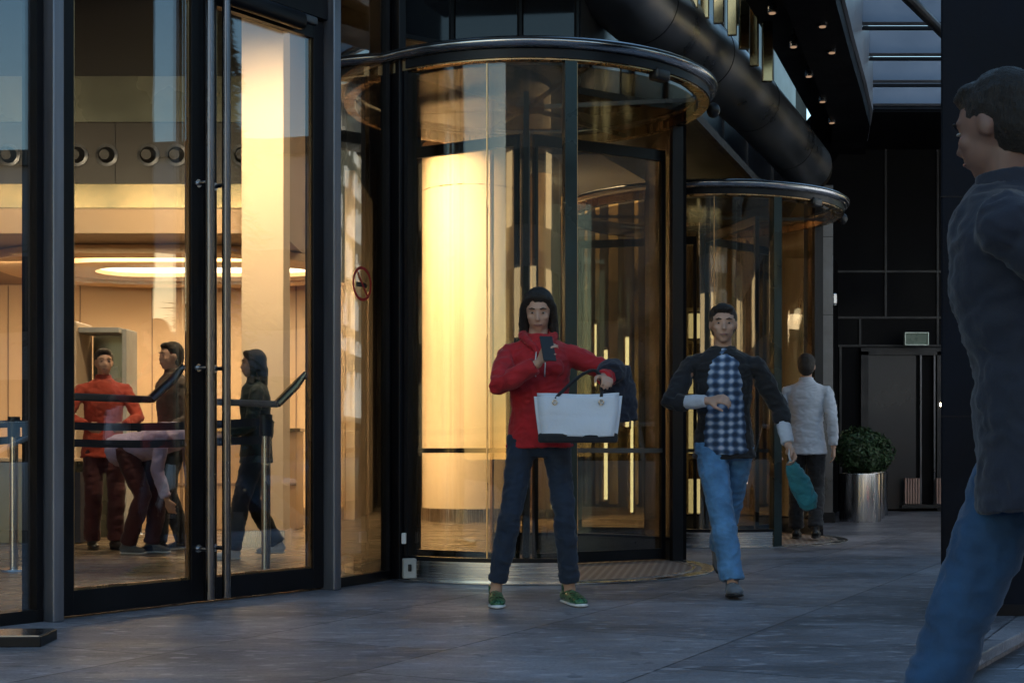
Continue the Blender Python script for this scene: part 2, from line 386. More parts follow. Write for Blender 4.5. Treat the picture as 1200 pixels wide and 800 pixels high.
def person(label, loc, rz=0, height=1.72, vox=.008, hips=(0, 0, .92), chest=None, neck=None, head=None,
           look=(0, -1, 0), footL=(.10, 0), footR=(-.10, 0), liftL=0, liftR=0, toeL=None, toeR=None,
           handL=(.27, -.06, .84), handR=(-.27, -.06, .84), poleL=(.25, 1, -.1), poleR=(-.25, 1, -.1),
           fdL=None, fdR=None, fnL=None, fnR=None, curlL=.6, curlR=.6,
           top=None, legs=None, shoe=None, sole=None, hair='short', hairm=None, open_shirt=None, sleeve=1.0,
           cuff=None, female=False, collar=True, group=None, skin=None, bulk=1.0, hat=None, flare=0, crop=0, legpole=(0, -1, 0), fit=1.0, shirtw=1.0, hood=False, hem=.03, shs=1.0):
    """local space: feet at z=0, the person faces -Y, +X is the person's left"""
    s = height/1.75
    root = E('person', label, 'person', loc, rz, group)
    SK = skin or SKIN; HM = hairm or HAIRM
    V = Vector
    hip = V(hips)*s
    chest = V(chest)*s if chest else hip+V((0, -.005, .36))*s
    neckb = V(neck)*s if neck else chest+V((0, .0, .17))*s
    headc = V(head)*s if head else neckb+V((0, -.025, .155))*s
    spine = (neckb-hip).normalized()
    sidev = V((1, 0, 0))
    fwdv = sidev.cross(spine).normalized()
    if fwdv.dot(V((0, -1, 0))) < 0 and abs(spine.z) > .3: fwdv = -fwdv
    shw = (.175 if female else .195)*s*(.5+.5*bulk)
    shL = chest+spine*.085*s+sidev*shw; shR = chest+spine*.085*s-sidev*shw
    hpL = hip+sidev*.088*s; hpR = hip-sidev*.088*s
    anL = V((footL[0]*s, footL[1]*s, (.085+liftL)*s)); anR = V((footR[0]*s, footR[1]*s, (.085+liftR)*s))
    knL, anL = ik(hpL, anL, .435*s, .425*s, legpole); knR, anR = ik(hpR, anR, .435*s, .425*s, legpole)
    hL = V(handL)*s; hR = V(handR)*s
    elL, wrL = ik(shL, hL, .285*s, .255*s, poleL); elR, wrR = ik(shR, hR, .285*s, .255*s, poleR)
    look = V(look).normalized(); up = V((0, 0, 1)); up = (up-look*up.dot(look)).normalized(); hs = look.cross(up).normalized()
    rot = Matrix((hs, look, up)).transposed()   # columns: side, forward, up
    H = lambda x, f, u: headc + hs*x*s + look*f*s + up*u*s
    # ---- body: one welded surface
    b = MB()
    b.loft([hip-spine*.10*s, hip-spine*.04*s, hip+spine*.05*s, hip+spine*.17*s, chest, chest+spine*.10*s, neckb-spine*.01*s, neckb+spine*.03*s],
           [(.08*s, .06*s), (.130*s, .085*s), (.135*s, .090*s), (.118*s, .085*s), (.145*s, .095*s), (.150*s, .085*s), (.07*s, .06*s), (.05*s, .05*s)], side=sidev)
    b.loft([neckb-spine*.05*s, neckb+spine*.02*s, H(0, -.015, -.07), H(0, -.01, -.02)], [.062*s, .054*s, .050*s, .052*s], side=sidev)
    for sh, el, wr in ((shL, elL, wrL), (shR, elR, wrR)):
        b.ell(sh, .046*s)
        b.loft([neckb-spine*.02*s, sh], [.045*s, .040*s])
        b.loft([sh, sh.lerp(el, .4), el, el.lerp(wr, .3), wr], [.050*s, .044*s, .036*s, .036*s, .024*s])
    for hp, kn, an in ((hpL, knL, anL), (hpR, knR, anR)):
        b.ell(hp, .064*s)
        b.loft([hp, hp.lerp(kn, .35), kn, kn.lerp(an, .3), an.lerp(kn, .15), an, an-V((0, 0, .05*s))],
               [.068*s, .062*s, .044*s, .042*s, .034*s, .034*s, .034*s])
    # head
    b.ell(H(0, -.012, .018), (.074*s, .094*s, .092*s), rot, 24, 16)
    b.ell(H(0, .022, -.035), (.058*s, .064*s, .070*s), rot, 20, 14)
    b.ell(H(0, .048, -.088), (.026*s, .024*s, .020*s), rot)
    b.ell(H(0, .068, .030), (.048*s, .016*s, .012*s), rot)                       # brow
    b.loft([H(0, .074, .018), H(0, .086, -.008), H(0, .0935, -.026), H(0, .082, -.034)], [.008*s, .0095*s, .0125*s, .010*s], n=8)
    b.ell(H(0, .074, -.058), (.024*s, .014*s, .013*s), rot)
    for q in (-1, 1):
        b.ell(H(.040*q, .055, -.020), (.020*s, .022*s, .020*s), rot)
        b.ell(H(.076*q, -.008, -.004), (.008*s, .018*s, .030*s), rot)
    fnL = fnL or (-1, 0, .0); fnR = fnR or (1, 0, .0)
    fdL = V(fdL) if fdL else (wrL-elL); fdR = V(fdR) if fdR else (wrR-elR)
    thL = V((0, -1, .2)); thR = V((0, -1, .2))
    hand(b, wrL, fdL, fnL, thL, curlL, s*.98); hand(b, wrR, fdR, fnR, thR, curlR, s*.98)
    b = remesh(b, min(vox, .007) if vox < .01 else vox, 3)
    b.build('body', SK, root, world=False, smooth='all')
    # face details
    for q in (-1, 1):
        e = MB(); e.ell(H(.030*q, .0725, .006), (.0115*s, .0075*s, .0042*s), rot, u=12, v=8); eo = e.build('eye', EYEW, root, world=False, smooth='all')
        e = MB(); e.ell(H(.030*q, .0775, .006), (.0056*s, .0040*s, .0050*s), rot, u=10, v=6); e.build('iris', EYED, eo, world=False, smooth='all')
        e = MB(); e.loft([H(.014*q, .085, .028), H(.030*q, .083, .033), H(.048*q, .072, .027)], [.003*s, .004*s, .002*s], n=6)
        e.build('eyebrow', HM, root, world=False, smooth='all')
    e = MB(); e.loft([H(-.023, .077, -.060), H(-.009, .0845, -.058), H(.009, .0845, -.058), H(.023, .077, -.060)], [.002*s, .0048*s, .0048*s, .002*s], n=8)
    e.build('lips', LIP, root, world=False, smooth='all')
    # hair
    if hair:
        h = MB()
        h.ell(H(0, -.026, .040), (.083*s, .094*s, .088*s), rot, 20, 14)
        h.ell(H(0, -.050, .000), (.078*s, .070*s, .090*s), rot, 20, 14)
        h.ell(H(0, .030, .088), (.060*s, .050*s, .030*s), rot)
        if hair == 'long':
            for q in (-1, 1):
                h.loft([H(.045*q, .045, .085), H(.078*q, .015, .03), H(.085*q, .0, -.06), H(.082*q, .005, -.15), H(.070*q, .01, -.23)],
                       [.022*s, .024*s, .026*s, .028*s, .014*s], n=10)
            h.loft([H(0, -.06, .05), H(0, -.085, -.05), H(0, -.085, -.17), H(0, -.075, -.27)], [(.07*s, .04*s), (.085*s, .045*s), (.085*s, .040*s), (.06*s, .02*s)], side=hs)
        if hair == 'bun': h.ell(H(0, -.12, .05), .042*s)
        h = remesh(h, max(.006, vox), 2, .006, 28, 3); h.build('hair', HM, root, world=False, smooth='all')
    if hat:
        h = MB(); h.ell(H(0, -.012, .062), (.090*s, .104*s, .070*s), rot, 24, 14)
        h.ell(H(0, .095, .052), (.066*s, .070*s, .010*s), rot, 20, 8)
        h = remesh(h, .006, 3); h.build('cap', hat, root, world=False, smooth='all')
    # top
    g = .018*s*bulk
    t = MB()
    fl = flare*s
    lowz = .13 if not crop else crop
    t.loft([hip-spine*lowz*s, hip-spine*.05*s, hip+spine*.06*s, hip+spine*.17*s, chest-spine*.03*s, chest+spine*.07*s, chest+spine*.135*s, neckb+spine*.015*s, neckb+spine*.028*s],
           [(.172*s+g+fl, .122*s+g+fl*.6), (.162*s+g+fl*.5, .112*s+g+fl*.3), (.150*s+g, .108*s+g), (.135*s+g, .100*s+g), (.152*s+g, .108*s+g), (.158*s+g, .102*s+g), (.125*s+g, .082*s+g), (.058*s+g, .054*s+g), (.050*s+g, .048*s+g)], side=sidev, n=24)
    if female: 
        for q in (-1, 1): t.ell(chest+sidev*.07*s*q+fwdv*.085*s+spine*.01*s, .055*s)
    for sh, el, wr in ((shL, elL, wrL), (shR, elR, wrR)):
        t.ell(sh-spine*.012*s, .046*s+g*.7); t.loft([neckb-spine*.035*s, (neckb-spine*.035*s).lerp(sh, .55), sh], [.050*s+g*.5, .047*s+g*.5, .040*s+g*.6])
        fw = el.lerp(wr, .90 if not cuff else .45)
        if sleeve >= 1: t.loft([chest+spine*.06*s, sh, sh.lerp(el, .35), el, el.lerp(wr, .3 if not cuff else .22), fw], [.055*s, .047*s+g*.8, .045*s+g*.8, .039*s+g*.8, .038*s+g*.8, .029*s+g*.8])
        else: t.loft([chest+spine*.09*s, sh, sh.lerp(el, sleeve)], [.06*s, .057*s+g, .054*s+g])
    t = remesh(t, vox, 2, .012*bulk, 8.5, len(label)); tobj = t.build('jacket' if sleeve >= 1 else 'shirt', top, root, world=False, smooth='all')
    if collar and sleeve >= 1:
        c = MB(); c.loft([neckb-spine*.015*s, neckb+spine*.03*s, neckb+spine*.055*s], [.083*s, .070*s, .066*s], side=sidev, n=20)
        c = remesh(c, .007, 2, .003, 20); c.build('collar', top, tobj, world=False, smooth='all')
    if hood:
        c = MB(); c.loft([neckb+V((-.085, -.035, .015))*s, neckb+V((-.075, .035, .03))*s, neckb+V((0, .075, .02))*s, neckb+V((.075, .035, .03))*s, neckb+V((.085, -.035, .015))*s], [.024*s, .036*s, .046*s, .036*s, .024*s], n=12)
        for q in (-1, 1): c.loft([neckb+V((.085*q, -.035, .015))*s, neckb+V((.05*q, -.095, -.03))*s, neckb+V((.008*q, -.118, -.085))*s], [.024*s, .020*s, .012*s], n=10)
        c = remesh(c, .007, 2, .008, 16); c.build('hood', top, tobj, world=False, smooth='all')
        for q in (-1, 1):
            c = MB(); c.loft([neckb+V((.02*q, -.122, -.075))*s, neckb+V((.028*q, -.132, -.14))*s, neckb+V((.024*q, -.128, -.21))*s], [.0035*s]*3, n=6); c.build('drawstring', M['white'], tobj, world=False, smooth='all')
    if open_shirt:
        c = MB()
        c.loft([hip-spine*.06*s+fwdv*.045*s, hip+spine*.06*s+fwdv*.052*s, hip+spine*.17*s+fwdv*.050*s, chest+fwdv*.054*s, chest+spine*.09*s+fwdv*.050*s, neckb-spine*.0*s+fwdv*.030*s],
               [(.125*s*shirtw, .108*s), (.118*s*shirtw, .100*s), (.105*s*shirtw, .094*s), (.108*s*shirtw, .096*s), (.095*s*shirtw, .080*s), (.05*s, .056*s)], side=sidev, n=22)
        c = remesh(c, .008, 2, .008, 9, 5); c.build('shirt', open_shirt, root, world=False, smooth='all')
    if cuff:
        for el, wr in ((elL, wrL), (elR, wrR)):
            c = MB(); c.loft([el.lerp(wr, .38), el.lerp(wr, .6), el.lerp(wr, .93)], [.040*s, .041*s, .036*s], n=16)
            c = remesh(c, .007, 2, .005, 14); c.build('cuff', cuff, root, world=False, smooth='all')
    # trousers
    t = MB(); g = .013*s
    t.loft([hip-spine*.10*s, hip-spine*.03*s, hip+spine*.08*s, hip+spine*.11*s], [(.13*s, .09*s), (.158*s+g*.5, .112*s+g*.5), (.148*s+g*.5, .104*s+g*.5), (.140*s, .095*s)], side=sidev, n=24)
    for hp, kn, an in ((hpL, knL, anL), (hpR, knR, anR)):
        t.ell(hp-V((0, 0, .02*s)), .080*s)
        t.loft([hp, hp.lerp(kn, .35), kn, kn.lerp(an, .35), kn.lerp(an, .75), an.lerp(kn, hem if vox < .01 else .0)],
               [.084*s+g*.4, (.082*s+g*.6)*fit, (.060*s+g)*fit, (.060*s+g)*fit, (.052*s+g*1.2)*fit, (.052*s+g*1.4)*fit])
    t = remesh(t, vox, 2, .012, 8, len(label)+2); t.build('trousers', legs, root, world=False, smooth='all')
    # shoes
    for an, toe in ((anL, toeL), (anR, toeR)):
        f = V(toe if toe else (0, -1, 0)).normalized()
        sd = V((0, 0, 1)).cross(V((f.x, f.y, 0)).normalized()).normalized()
        dn = f.cross(sd).normalized()
        if dn.z > 0: dn = -dn
        P = lambda a, dwn: an + f*a*s*shs + dn*dwn*s
        u = MB()
        u.loft([P(-.065, .050), P(-.058, .045), P(-.02, .040), P(.05, .042), P(.11, .050), P(.155, .056), P(.172, .060)],
               [(.020*s, .020*s), (.034*s, .036*s), (.038*s, .042*s), (.043*s, .036*s), (.048*s, .027*s), (.038*s, .020*s), (.015*s, .010*s)], side=sd, n=18)
        u.loft([P(-.012, .045), P(-.012, .0), P(-.010, -.022)], [(.036*s, .040*s), (.038*s, .042*s), (.041*s, .045*s)], side=sd, n=16)
        u = remesh(u, .006 if vox < .01 else .01, 2); so = u.build('shoe', shoe, root, world=False, smooth='all')
        w = MB(); w.loft([P(-.072, .072), P(-.05, .073), P(.03, .073), P(.11, .073), P(.165, .072), P(.184, .070)],
                         [(.018*s, .010*s), (.037*s, .012*s), (.038*s, .012*s), (.051*s, .012*s), (.038*s, .011*s), (.014*s, .008*s)], side=sd, n=18)
        w = remesh(w, .005 if vox < .01 else .01, 1); w.build('sole', sole or M['black'], so, world=False, smooth='all')
        if vox < .01:
            for k in range(4):
                a0 = .022+k*.017; z0 = .004+k*.0058
                w = MB(); w.loft([P(a0, z0+.012)+sd*.027*s, P(a0+.004, z0-.002), P(a0, z0+.012)-sd*.027*s], [.0035*s]*3, n=6)
                w.build('lace', M['white'] if k % 2 else shoe, so, world=False, smooth='all')
    return root, dict(wrL=wrL, wrR=wrR, elL=elL, elR=elR, s=s)
# ================================================================ THE SETTING
A0 = Vector((-2.25, 7.02)); UA = Vector((math.sin(R(36)), math.cos(R(36))))
def FA(t): return A0 + UA*t
B0 = FA(1.945); UB = Vector((math.sin(R(27)), math.cos(R(27))))
def FB(t): return B0 + UB*t
NA = Vector((UA.y, -UA.x))
D1 = (.10, 10.10); D2 = (1.80, 13.40)
W0 = Vector((1.265, 10.66)); UW = Vector((math.sin(R(19.3)), math.cos(R(19.3))))
def FW(t): return W0 + UW*t
EDGE0 = Vector((2.65, 7.05)); UE = Vector((math.sin(R(31)), math.cos(R(31)))); NE = Vector((UE.y, -UE.x))
def ED(t, o=0): return EDGE0 + UE*t + NE*o

mb = MB(); mb.sheet([(-160, -160), (160, -160), (160, 160), (-160, 160)], -.24)
struct('road', mb, M['asph'])
# lower pavement beside the plaza
mb = MB(); mb.prism([tuple(ED(-30, -1)), tuple(ED(-30, 2.6)), tuple(ED(40, 2.6)), tuple(ED(40, -1))], -.235, -.10)
struct('pavement', mb, M['pave'])
mb = MB()
for k in range(-10, 16):
    mb.box((*ED(k*2.0+1, 2.68), -.165), (1.99, .15, .14), rz=math.atan2(UE.y, UE.x), bev=.01)
struct('kerb', mb, M['pave'])
# raised plaza
pl = [tuple(ED(-30, -.05)), tuple(ED(26, -.05)), (-20, 34), (-34, -14)]
mb = MB(); mb.prism(pl, -.30, 0); struct('plaza_floor', mb, M['plaza'])
mb = MB()
for k in range(-14, 14):
    mb.box((*ED(k*1.5+.75, -.17), -.022), (1.494, .36, .052), rz=math.atan2(UE.y, UE.x), bev=.006)
struct('step_edge', mb, M['plaza'])
# lobby floor
inn = .03
lob = [(-9, 2.2), (FA(-6.4).x, FA(-6.4).y), tuple(B0), tuple(FB(.66)), (-.66, 9.25), (.10, 10.10), (1.20, 10.75), (1.25, 12.4), (1.9, 13.5), (2.7, 13.9), (3.1, 16.4), (4.0, 21.0), (-9, 21)]
mb = MB(); mb.prism([(x, y) for x, y in lob], -.1, .006); struct('lobby_floor', mb, M['lobbyf'])

# lobby shell --------------------------------------------------
mb = MB(); mb.box((-5.5, 17.1, 1.42), (7.0, .2, 2.84)); struct('lobby_back_wall', mb, M['peach'])
mb = MB()
for k in range(9): mb.box((-8.6+k*.86, 16.995, 1.41), (.012, .012, 2.78))
for z in (.08,): mb.box((-5.5, 16.99, z), (6.98, .02, .14))
struct('wall_panel_joints', mb, M['browns'])
mb = MB(); mb.box((-2.1, 19.1, 2.6), (.2, 3.8, 5.2)); struct('lobby_return_wall', mb, M['lobbywall'])
mb = MB(); mb.box((-9.1, 11.6, 2.6), (.2, 18.8, 5.2)); struct('lobby_side_wall', mb, M['peach'])
mb = MB(); mb.box((1.1, 21.1, 2.6), (6.4, .2, 5.2)); struct('lobby_far_wall', mb, M['lobbywall'])
mb = MB(); mb.seg((4.05, 21.0), (3.20, 16.55), 0, 3.36, .12); mb.seg((3.15, 16.5), (2.92, 13.98), 0, 3.36, .10)
struct('lobby_right_wall', mb, M['lobbywall'])
mb = MB(); mb.prism([(-9, 2.2), tuple(FA(-6.4)-NA*.1), tuple(B0-NA*.1), (-.9, 9.3), (.43, 10.15), (.86, 12.3), (3.7, 19.0), (4.3, 21.2), (-9, 21.2)], 5.2, 5.4)
struct('lobby_ceiling', mb, M['lobbyceil'])
# bulkhead with its bands
mb = MB(); mb.box((-5.55, 15.0, 4.0), (6.9, 3.98, 2.38)); struct('bulkhead', mb, M['browns'])
def band(name, z0, z1, mat, y=12.985, th=.03):
    m = MB(); m.box((-5.55, y, (z0+z1)/2), (6.94, th, z1-z0-.004)); return struct(name, m, mat)
band('peach_fascia', 2.81, 3.04, M['peach']); band('brass_fascia', 3.04, 3.26, M['gold'], y=12.975)
band('dark_fascia', 3.26, 3.82, M['darkband'], y=12.98); band('green_fascia', 3.82, 4.24, M['fascia'], y=12.97)
band('black_fascia', 4.24, 5.19, M['lobbyceil'], y=12.98)
mb = MB()
for x in (-7.1, -5.9, -4.7, -3.5, -2.4): mb.box((x+.55, 12.952, 4.03), (.012, .012, .41))
for x in (-6.6, -5.1, -3.62, -2.6): mb.box((x, 12.96, 3.54), (.010, .014, .55))
struct('fascia_joints', mb, M['joint'])
# air nozzles on the dark band
for i, px in enumerate((8, 50, 88, 123, 172, 205, 283)):
    x = PX(px, 12.9); n = E('air_nozzle', None, None, (x, 12.96, 3.52), group='round air nozzles on the dark band')
    nth = ['leftmost', 'second from left', 'third from left', 'fourth from left', 'fifth from left', 'sixth from left', 'rightmost'][i]
    tag(n, f'round black air nozzle on the dark lobby band, {nth} of the row', 'air nozzle')
    m = MB(); m.torus((0, 0, 0), .085, [(-.015, -.01), (.015, -.01), (.018, .012), (-.010, .02)], n=28)
    for v in m.bm.verts: v.co = Vector((v.co.x, -v.co.z, v.co.y))
    m.build('ring', M['darksteel'], n, world=False, smooth=True)
    m = MB(); m.loft([(0, .0, 0), (0, -.05, 0), (0, -.09, -.01)], [.075, .062, .045], n=22); m.build('nozzle', M['nozzle'], n, world=False, smooth=True)

def rrect(x0, x1, y0, y1, r, n=8):
    p = []
    for cx, cy, a in ((x1-r, y1-r, 0), (x0+r, y1-r, 90), (x0+r, y0+r, 180), (x1-r, y0+r, 270)):
        for k in range(n+1): p.append((cx+r*math.cos(R(a+90*k/n)), cy+r*math.sin(R(a+90*k/n))))
    return p
def ringprism(po, pi_, z0, z1):
    m = MB(); n = len(po); v = [[m.bm.verts.new((*p, z)) for p in q] for q, z in ((po, z0), (po, z1), (pi_, z1), (pi_, z0))]
    for i in range(n):
        j = (i+1) % n
        for a in range(4): m.bm.faces.new((v[a][i], v[a][j], v[(a+1) % 4][j], v[(a+1) % 4][i]))
    return m
cv = E('cove_light', 'bright rounded cove light recessed in the lobby ceiling', 'ceiling light', (-3.6, 14.9, 2.70))
m = MB(); m.prism(rrect(-4.45, -2.05, 14.75, 15.6, .42), 2.775, 2.80); m.build('lamp_panel', M['cove'], cv)
m = ringprism(rrect(-4.8, -1.95, 14.3, 15.95, .75), rrect(-4.43, -2.1, 14.77, 15.55, .40), 2.73, 2.80); m.build('inner_ring', M['peach'], cv)
m = ringprism(rrect(-5.4, -1.94, 13.6, 16.5, 1.2), rrect(-5.1, -2.0, 13.95, 16.2, 1.0), 2.72, 2.80); m.build('outer_ring', M['peach'], cv)

def thing1(name, label, cat, loc, parts, group=None, rz=0):
    e = E(name, label, cat, loc, rz, group)
    for nm, m, mat, *r in parts: m.build(nm, mat, e, world=True, smooth=bool(r and r[0]))
    return e
# pillars
m = MB(); m.box((-2.17, 12.55, 2.6), (.365, .365, 5.18), bev=.006)
m2 = MB(); m2.box((-2.17, 12.55, .07), (.40, .40, .14), bev=.006)
thing1('pillar', 'tall square cream pillar lit from top to bottom behind the right door leaf', 'pillar', (-2.17, 12.55, 0), [('shaft', m, M['cream']), ('plinth', m2, M['steelv'])])
cc = (-.485, 16.98)
m = MB(); m.cyl((*cc, .16), (*cc, 4.46), .585, n=96)
m2 = MB(); m2.arc(cc, .50, .61, .006, .16, 0, 360, 96)
m3 = MB()
for z in (3.9,): m3.arc(cc, .55, .5865, z, z+.008, 0, 360, 96)
m4 = MB(); m4.arc(cc, .2, .95, 4.46, 5.19, 0, 360, 64)
thing1('round_column', 'fat round honey coloured column glowing behind the big revolving door', 'column', (*cc, 0),
       [('shaft', m, M['lumcol'], 1), ('base_ring', m2, M['steelv'], 1), ('joint', m3, M['bronze'], 1), ('capital', m4, M['lobbyceil'], 1)])
m = MB(); m.cyl((.36, 17.9, .1), (.36, 17.9, 4.3), .13, n=40); m2 = MB(); m2.arc((.36, 17.9), .1, .17, .006, .1, 0, 360, 40)
thing1('slim_column', 'slim round beige column right of the fat glowing one', 'column', (.36, 17.9, 0), [('shaft', m, M['cream'], 1), ('base_ring', m2, M['steelv'], 1)])
# bronze slats on the far wall
m = MB(); rr = random.Random(3)
x = .75
while x < 3.9:
    w = rr.choice((.04, .06, .10, .14)); m.box((x, 20.9, 2.3), (w, rr.uniform(.06, .18), 4.5)); x += w+rr.uniform(.05, .22)
own('slat_screen', m, M['gold'], 'tall screen of vertical brassy slats on the far lobby wall', 'slat screen')
m = MB()
for x in (-1.38, -1.22, -1.08): m.box((x, 20.9, 2.3), (.06, .1, 4.5))
own('bronze_fins', m, M['bronze'], 'three bronze fins on the far wall left of the round column', 'wall fins')
m = MB(); m.box((-1.95, 18.2, 2.1), (.12, 2.2, 4.2)); own('lit_wall_panel', m, M['cream'], 'cream wall panel running into the lobby left of the fat round column', 'wall panel')
m = MB(); m.box((-1.60, 20.85, 2.1), (.30, .12, 4.2)); own('lit_wall_panel', m, M['cream'], 'narrow cream panel on the far lobby wall left of the bronze fins', 'wall panel')
# light strips
def strip(px0, px1, y0, y1, Y, lab):
    e = E('light_strip', lab, 'light strip', (PX((px0+px1)/2, Y), Y, PZ(y1, Y)), group='narrow light strips deep in the lobby')
    xa, xb, za, zb = PX(px0, Y), PX(px1, Y), PZ(y1, Y), PZ(y0, Y)
    m = MB(); m.box(((xa+xb)/2, Y, (za+zb)/2), (xb-xa, .04, zb-za), bev=.004); m.build('lamp', M['strip'], e)
    m = MB(); m.box(((xa+xb)/2, Y+.04, (za+zb)/2), (xb-xa+.05, .035, zb-za+.05)); m.build('housing', M['bronze'], e)
strip(634, 646, 545, 598, 20.6, 'short pale glowing strip standing in for a lit doorway right of the round column')  # emitting box stands in for a lit doorway farther back
strip(697, 699, 380, 452, 15.6, 'thin upright light strip behind the right half of the big drum, leftmost one')
strip(708, 712, 410, 585, 16.4, 'tall greenish light strip behind the right half of the big drum')
strip(733, 737, 395, 500, 15.2, 'bright light strip just left of the big drum back post')
strip(739, 742, 470, 600, 16.0, 'lower light strip beside the bright one near the big drum back post')
strip(781, 784, 430, 520, 16.8, 'light strip hidden partly by the big drum back post')
# lit booth seen through the second drum
bx0, bx1, by = 1.82, 2.55, 16.6
e = E('display_cabinet', 'tall lit display cabinet with pale shelves behind the smaller revolving door', 'cabinet', ((bx0+bx1)/2, by, 0))
m = MB()
for x in (bx0, bx0+.22, bx0+.47, bx1): m.box((x, by, 1.25), (.035, .05, 2.5))
for z in (.05, .75, 1.42, 2.1, 2.48): m.box(((bx0+bx1)/2, by-.003, z), (bx1-bx0, .05, .035))
m.build('cabinet_frame', M['boothf'], e)
for z0, z1 in ((.1, .5), (.8, 1.38), (1.5, 1.95), (2.15, 2.44)):
    m = MB(); m.box(((bx0+bx1)/2-.05, by+.10, (z0+z1)/2), (bx1-bx0-.12, .03, z1-z0)); m.build('lit_panel', M['booth'], e)
# downlights in the dark lobby ceiling
i = 0
pos = [(-3.0, 11.2), (-1.9, 11.0), (-3.6, 12.2), (-.8, 13.2), (.3, 12.8), (-1.0, 14.8), (.6, 14.6), (1.2, 13.0), (.9, 16.5), (1.7, 15.0), (-1.2, 17.9), (1.8, 18.4), (.2, 19.6), (2.4, 17.2), (-4.4, 11.6), (-5.4, 10.6), (-1.2, 12.2), (1.5, 17.0)]
for x, y in pos:
    zc = 5.2; n = E('downlight', 'small round downlight glowing in the dark lobby ceiling', 'downlight', (x, y, zc-.02), group='downlights in the lobby ceiling')
    m = MB(); m.arc((x, y), .045, .06, zc-.02, zc, 0, 360, 20); m.build('trim_ring', M['darksteel'], n, smooth=True)
    m = MB(); m.cyl((x, y, zc-.012), (x, y, zc-.002), .044, n=20); m.build('lamp', M['down'], n, smooth=True)

# ================================================================ FACADE
mb = MB()
ZT = 4.55
def mull(p, w, d, lab=None):
    q = p+UA*w; m = MB(); m.seg(p, q, 0, ZT, d, off=.04, bev=.004); return m
# mullions: each one a thing
for t, u0, wd, lab in ((-.095, A0, .062, 'grey aluminium mullion left of the double glass door'), (1.875, A0, .062, 'grey aluminium mullion right of the double glass door')):
    p = FA(t); q = FA(t+wd)
    e = E('mullion', lab, 'mullion', (*p, 0))
    m = MB(); m.seg(p, q, 0, ZT, .12, off=.05, bev=.006); m.build('cover_profile', M['mull'], e)
    m = MB(); m.seg(FA(t-.03), FA(t+wd+.03), 0, ZT, .10, off=-.05); m.build('inner_post', M['frame'], e)
for (p, q, lab) in ((FB(.665), FB(.735), 'black mullion between the sign pane and the big revolving door'), (Vector((-.765, 9.215)), Vector((-.70, 9.10)), 'black upright post at the left end of the big revolving door')):
    m = MB(); m.seg(p, q, 0, ZT, .05, bev=.006)
    own('mullion', m, M['frame'], lab, 'mullion')
# fixed panes
def fixed(f, t0, t1, lab, z1=ZT, gm='glass', bot=.06, fr=.035, th=.07):
    e = E('glass_wall_panel', lab, 'glass panel', (*f(t0), 0))
    m = MB()
    m.seg(f(t0), f(t1), 0.0, bot, th); m.seg(f(t0), f(t1), z1-.08, z1, th)
    m.seg(f(t0), f(t0+fr), bot, z1-.08, th-.004); m.seg(f(t1-fr), f(t1), bot, z1-.08, th-.004)
    m.build('panel_frame', M['frame'], e)
    m = MB(); m.seg(f(t0+fr-.005), f(t1-fr+.005), bot-.01, z1-.07, .012); m.build('pane', M[gm], e)
    return e
fixed(FA, -1.75, -.10, 'tall glass wall pane at the far left, dark car mirrored low in it')
fixed(FA, -3.45, -1.80, 'tall glass wall pane beyond the far left one')
fixed(FA, -5.15, -3.50, 'third glass wall pane out to the left')
m = MB(); m.seg(FA(-1.80), FA(-1.74), 0, ZT, .12, off=.05); own('mullion', m, M['mull'], 'outer left grey mullion outside the picture edge', 'mullion')
fixed(FB, .0, .66, 'narrow tall glass pane carrying the no smoking sign', gm='signglass', fr=.022)
# transom over the doors
e = E('transom', 'black header and glass above the double door', 'transom', (*A0, 3.38))
m = MB(); m.seg(FA(-.03), FA(1.87), 3.40, 3.54, .12); m.build('header', M['frame'], e)
m = MB(); m.seg(FA(-.03), FA(1.87), 4.47, 4.55, .10); m.build('top_rail', M['frame'], e)
m = MB(); m.seg(FA(-.03), FA(1.87), 3.54, 4.47, .012); m.build('pane', M['glass'], e)
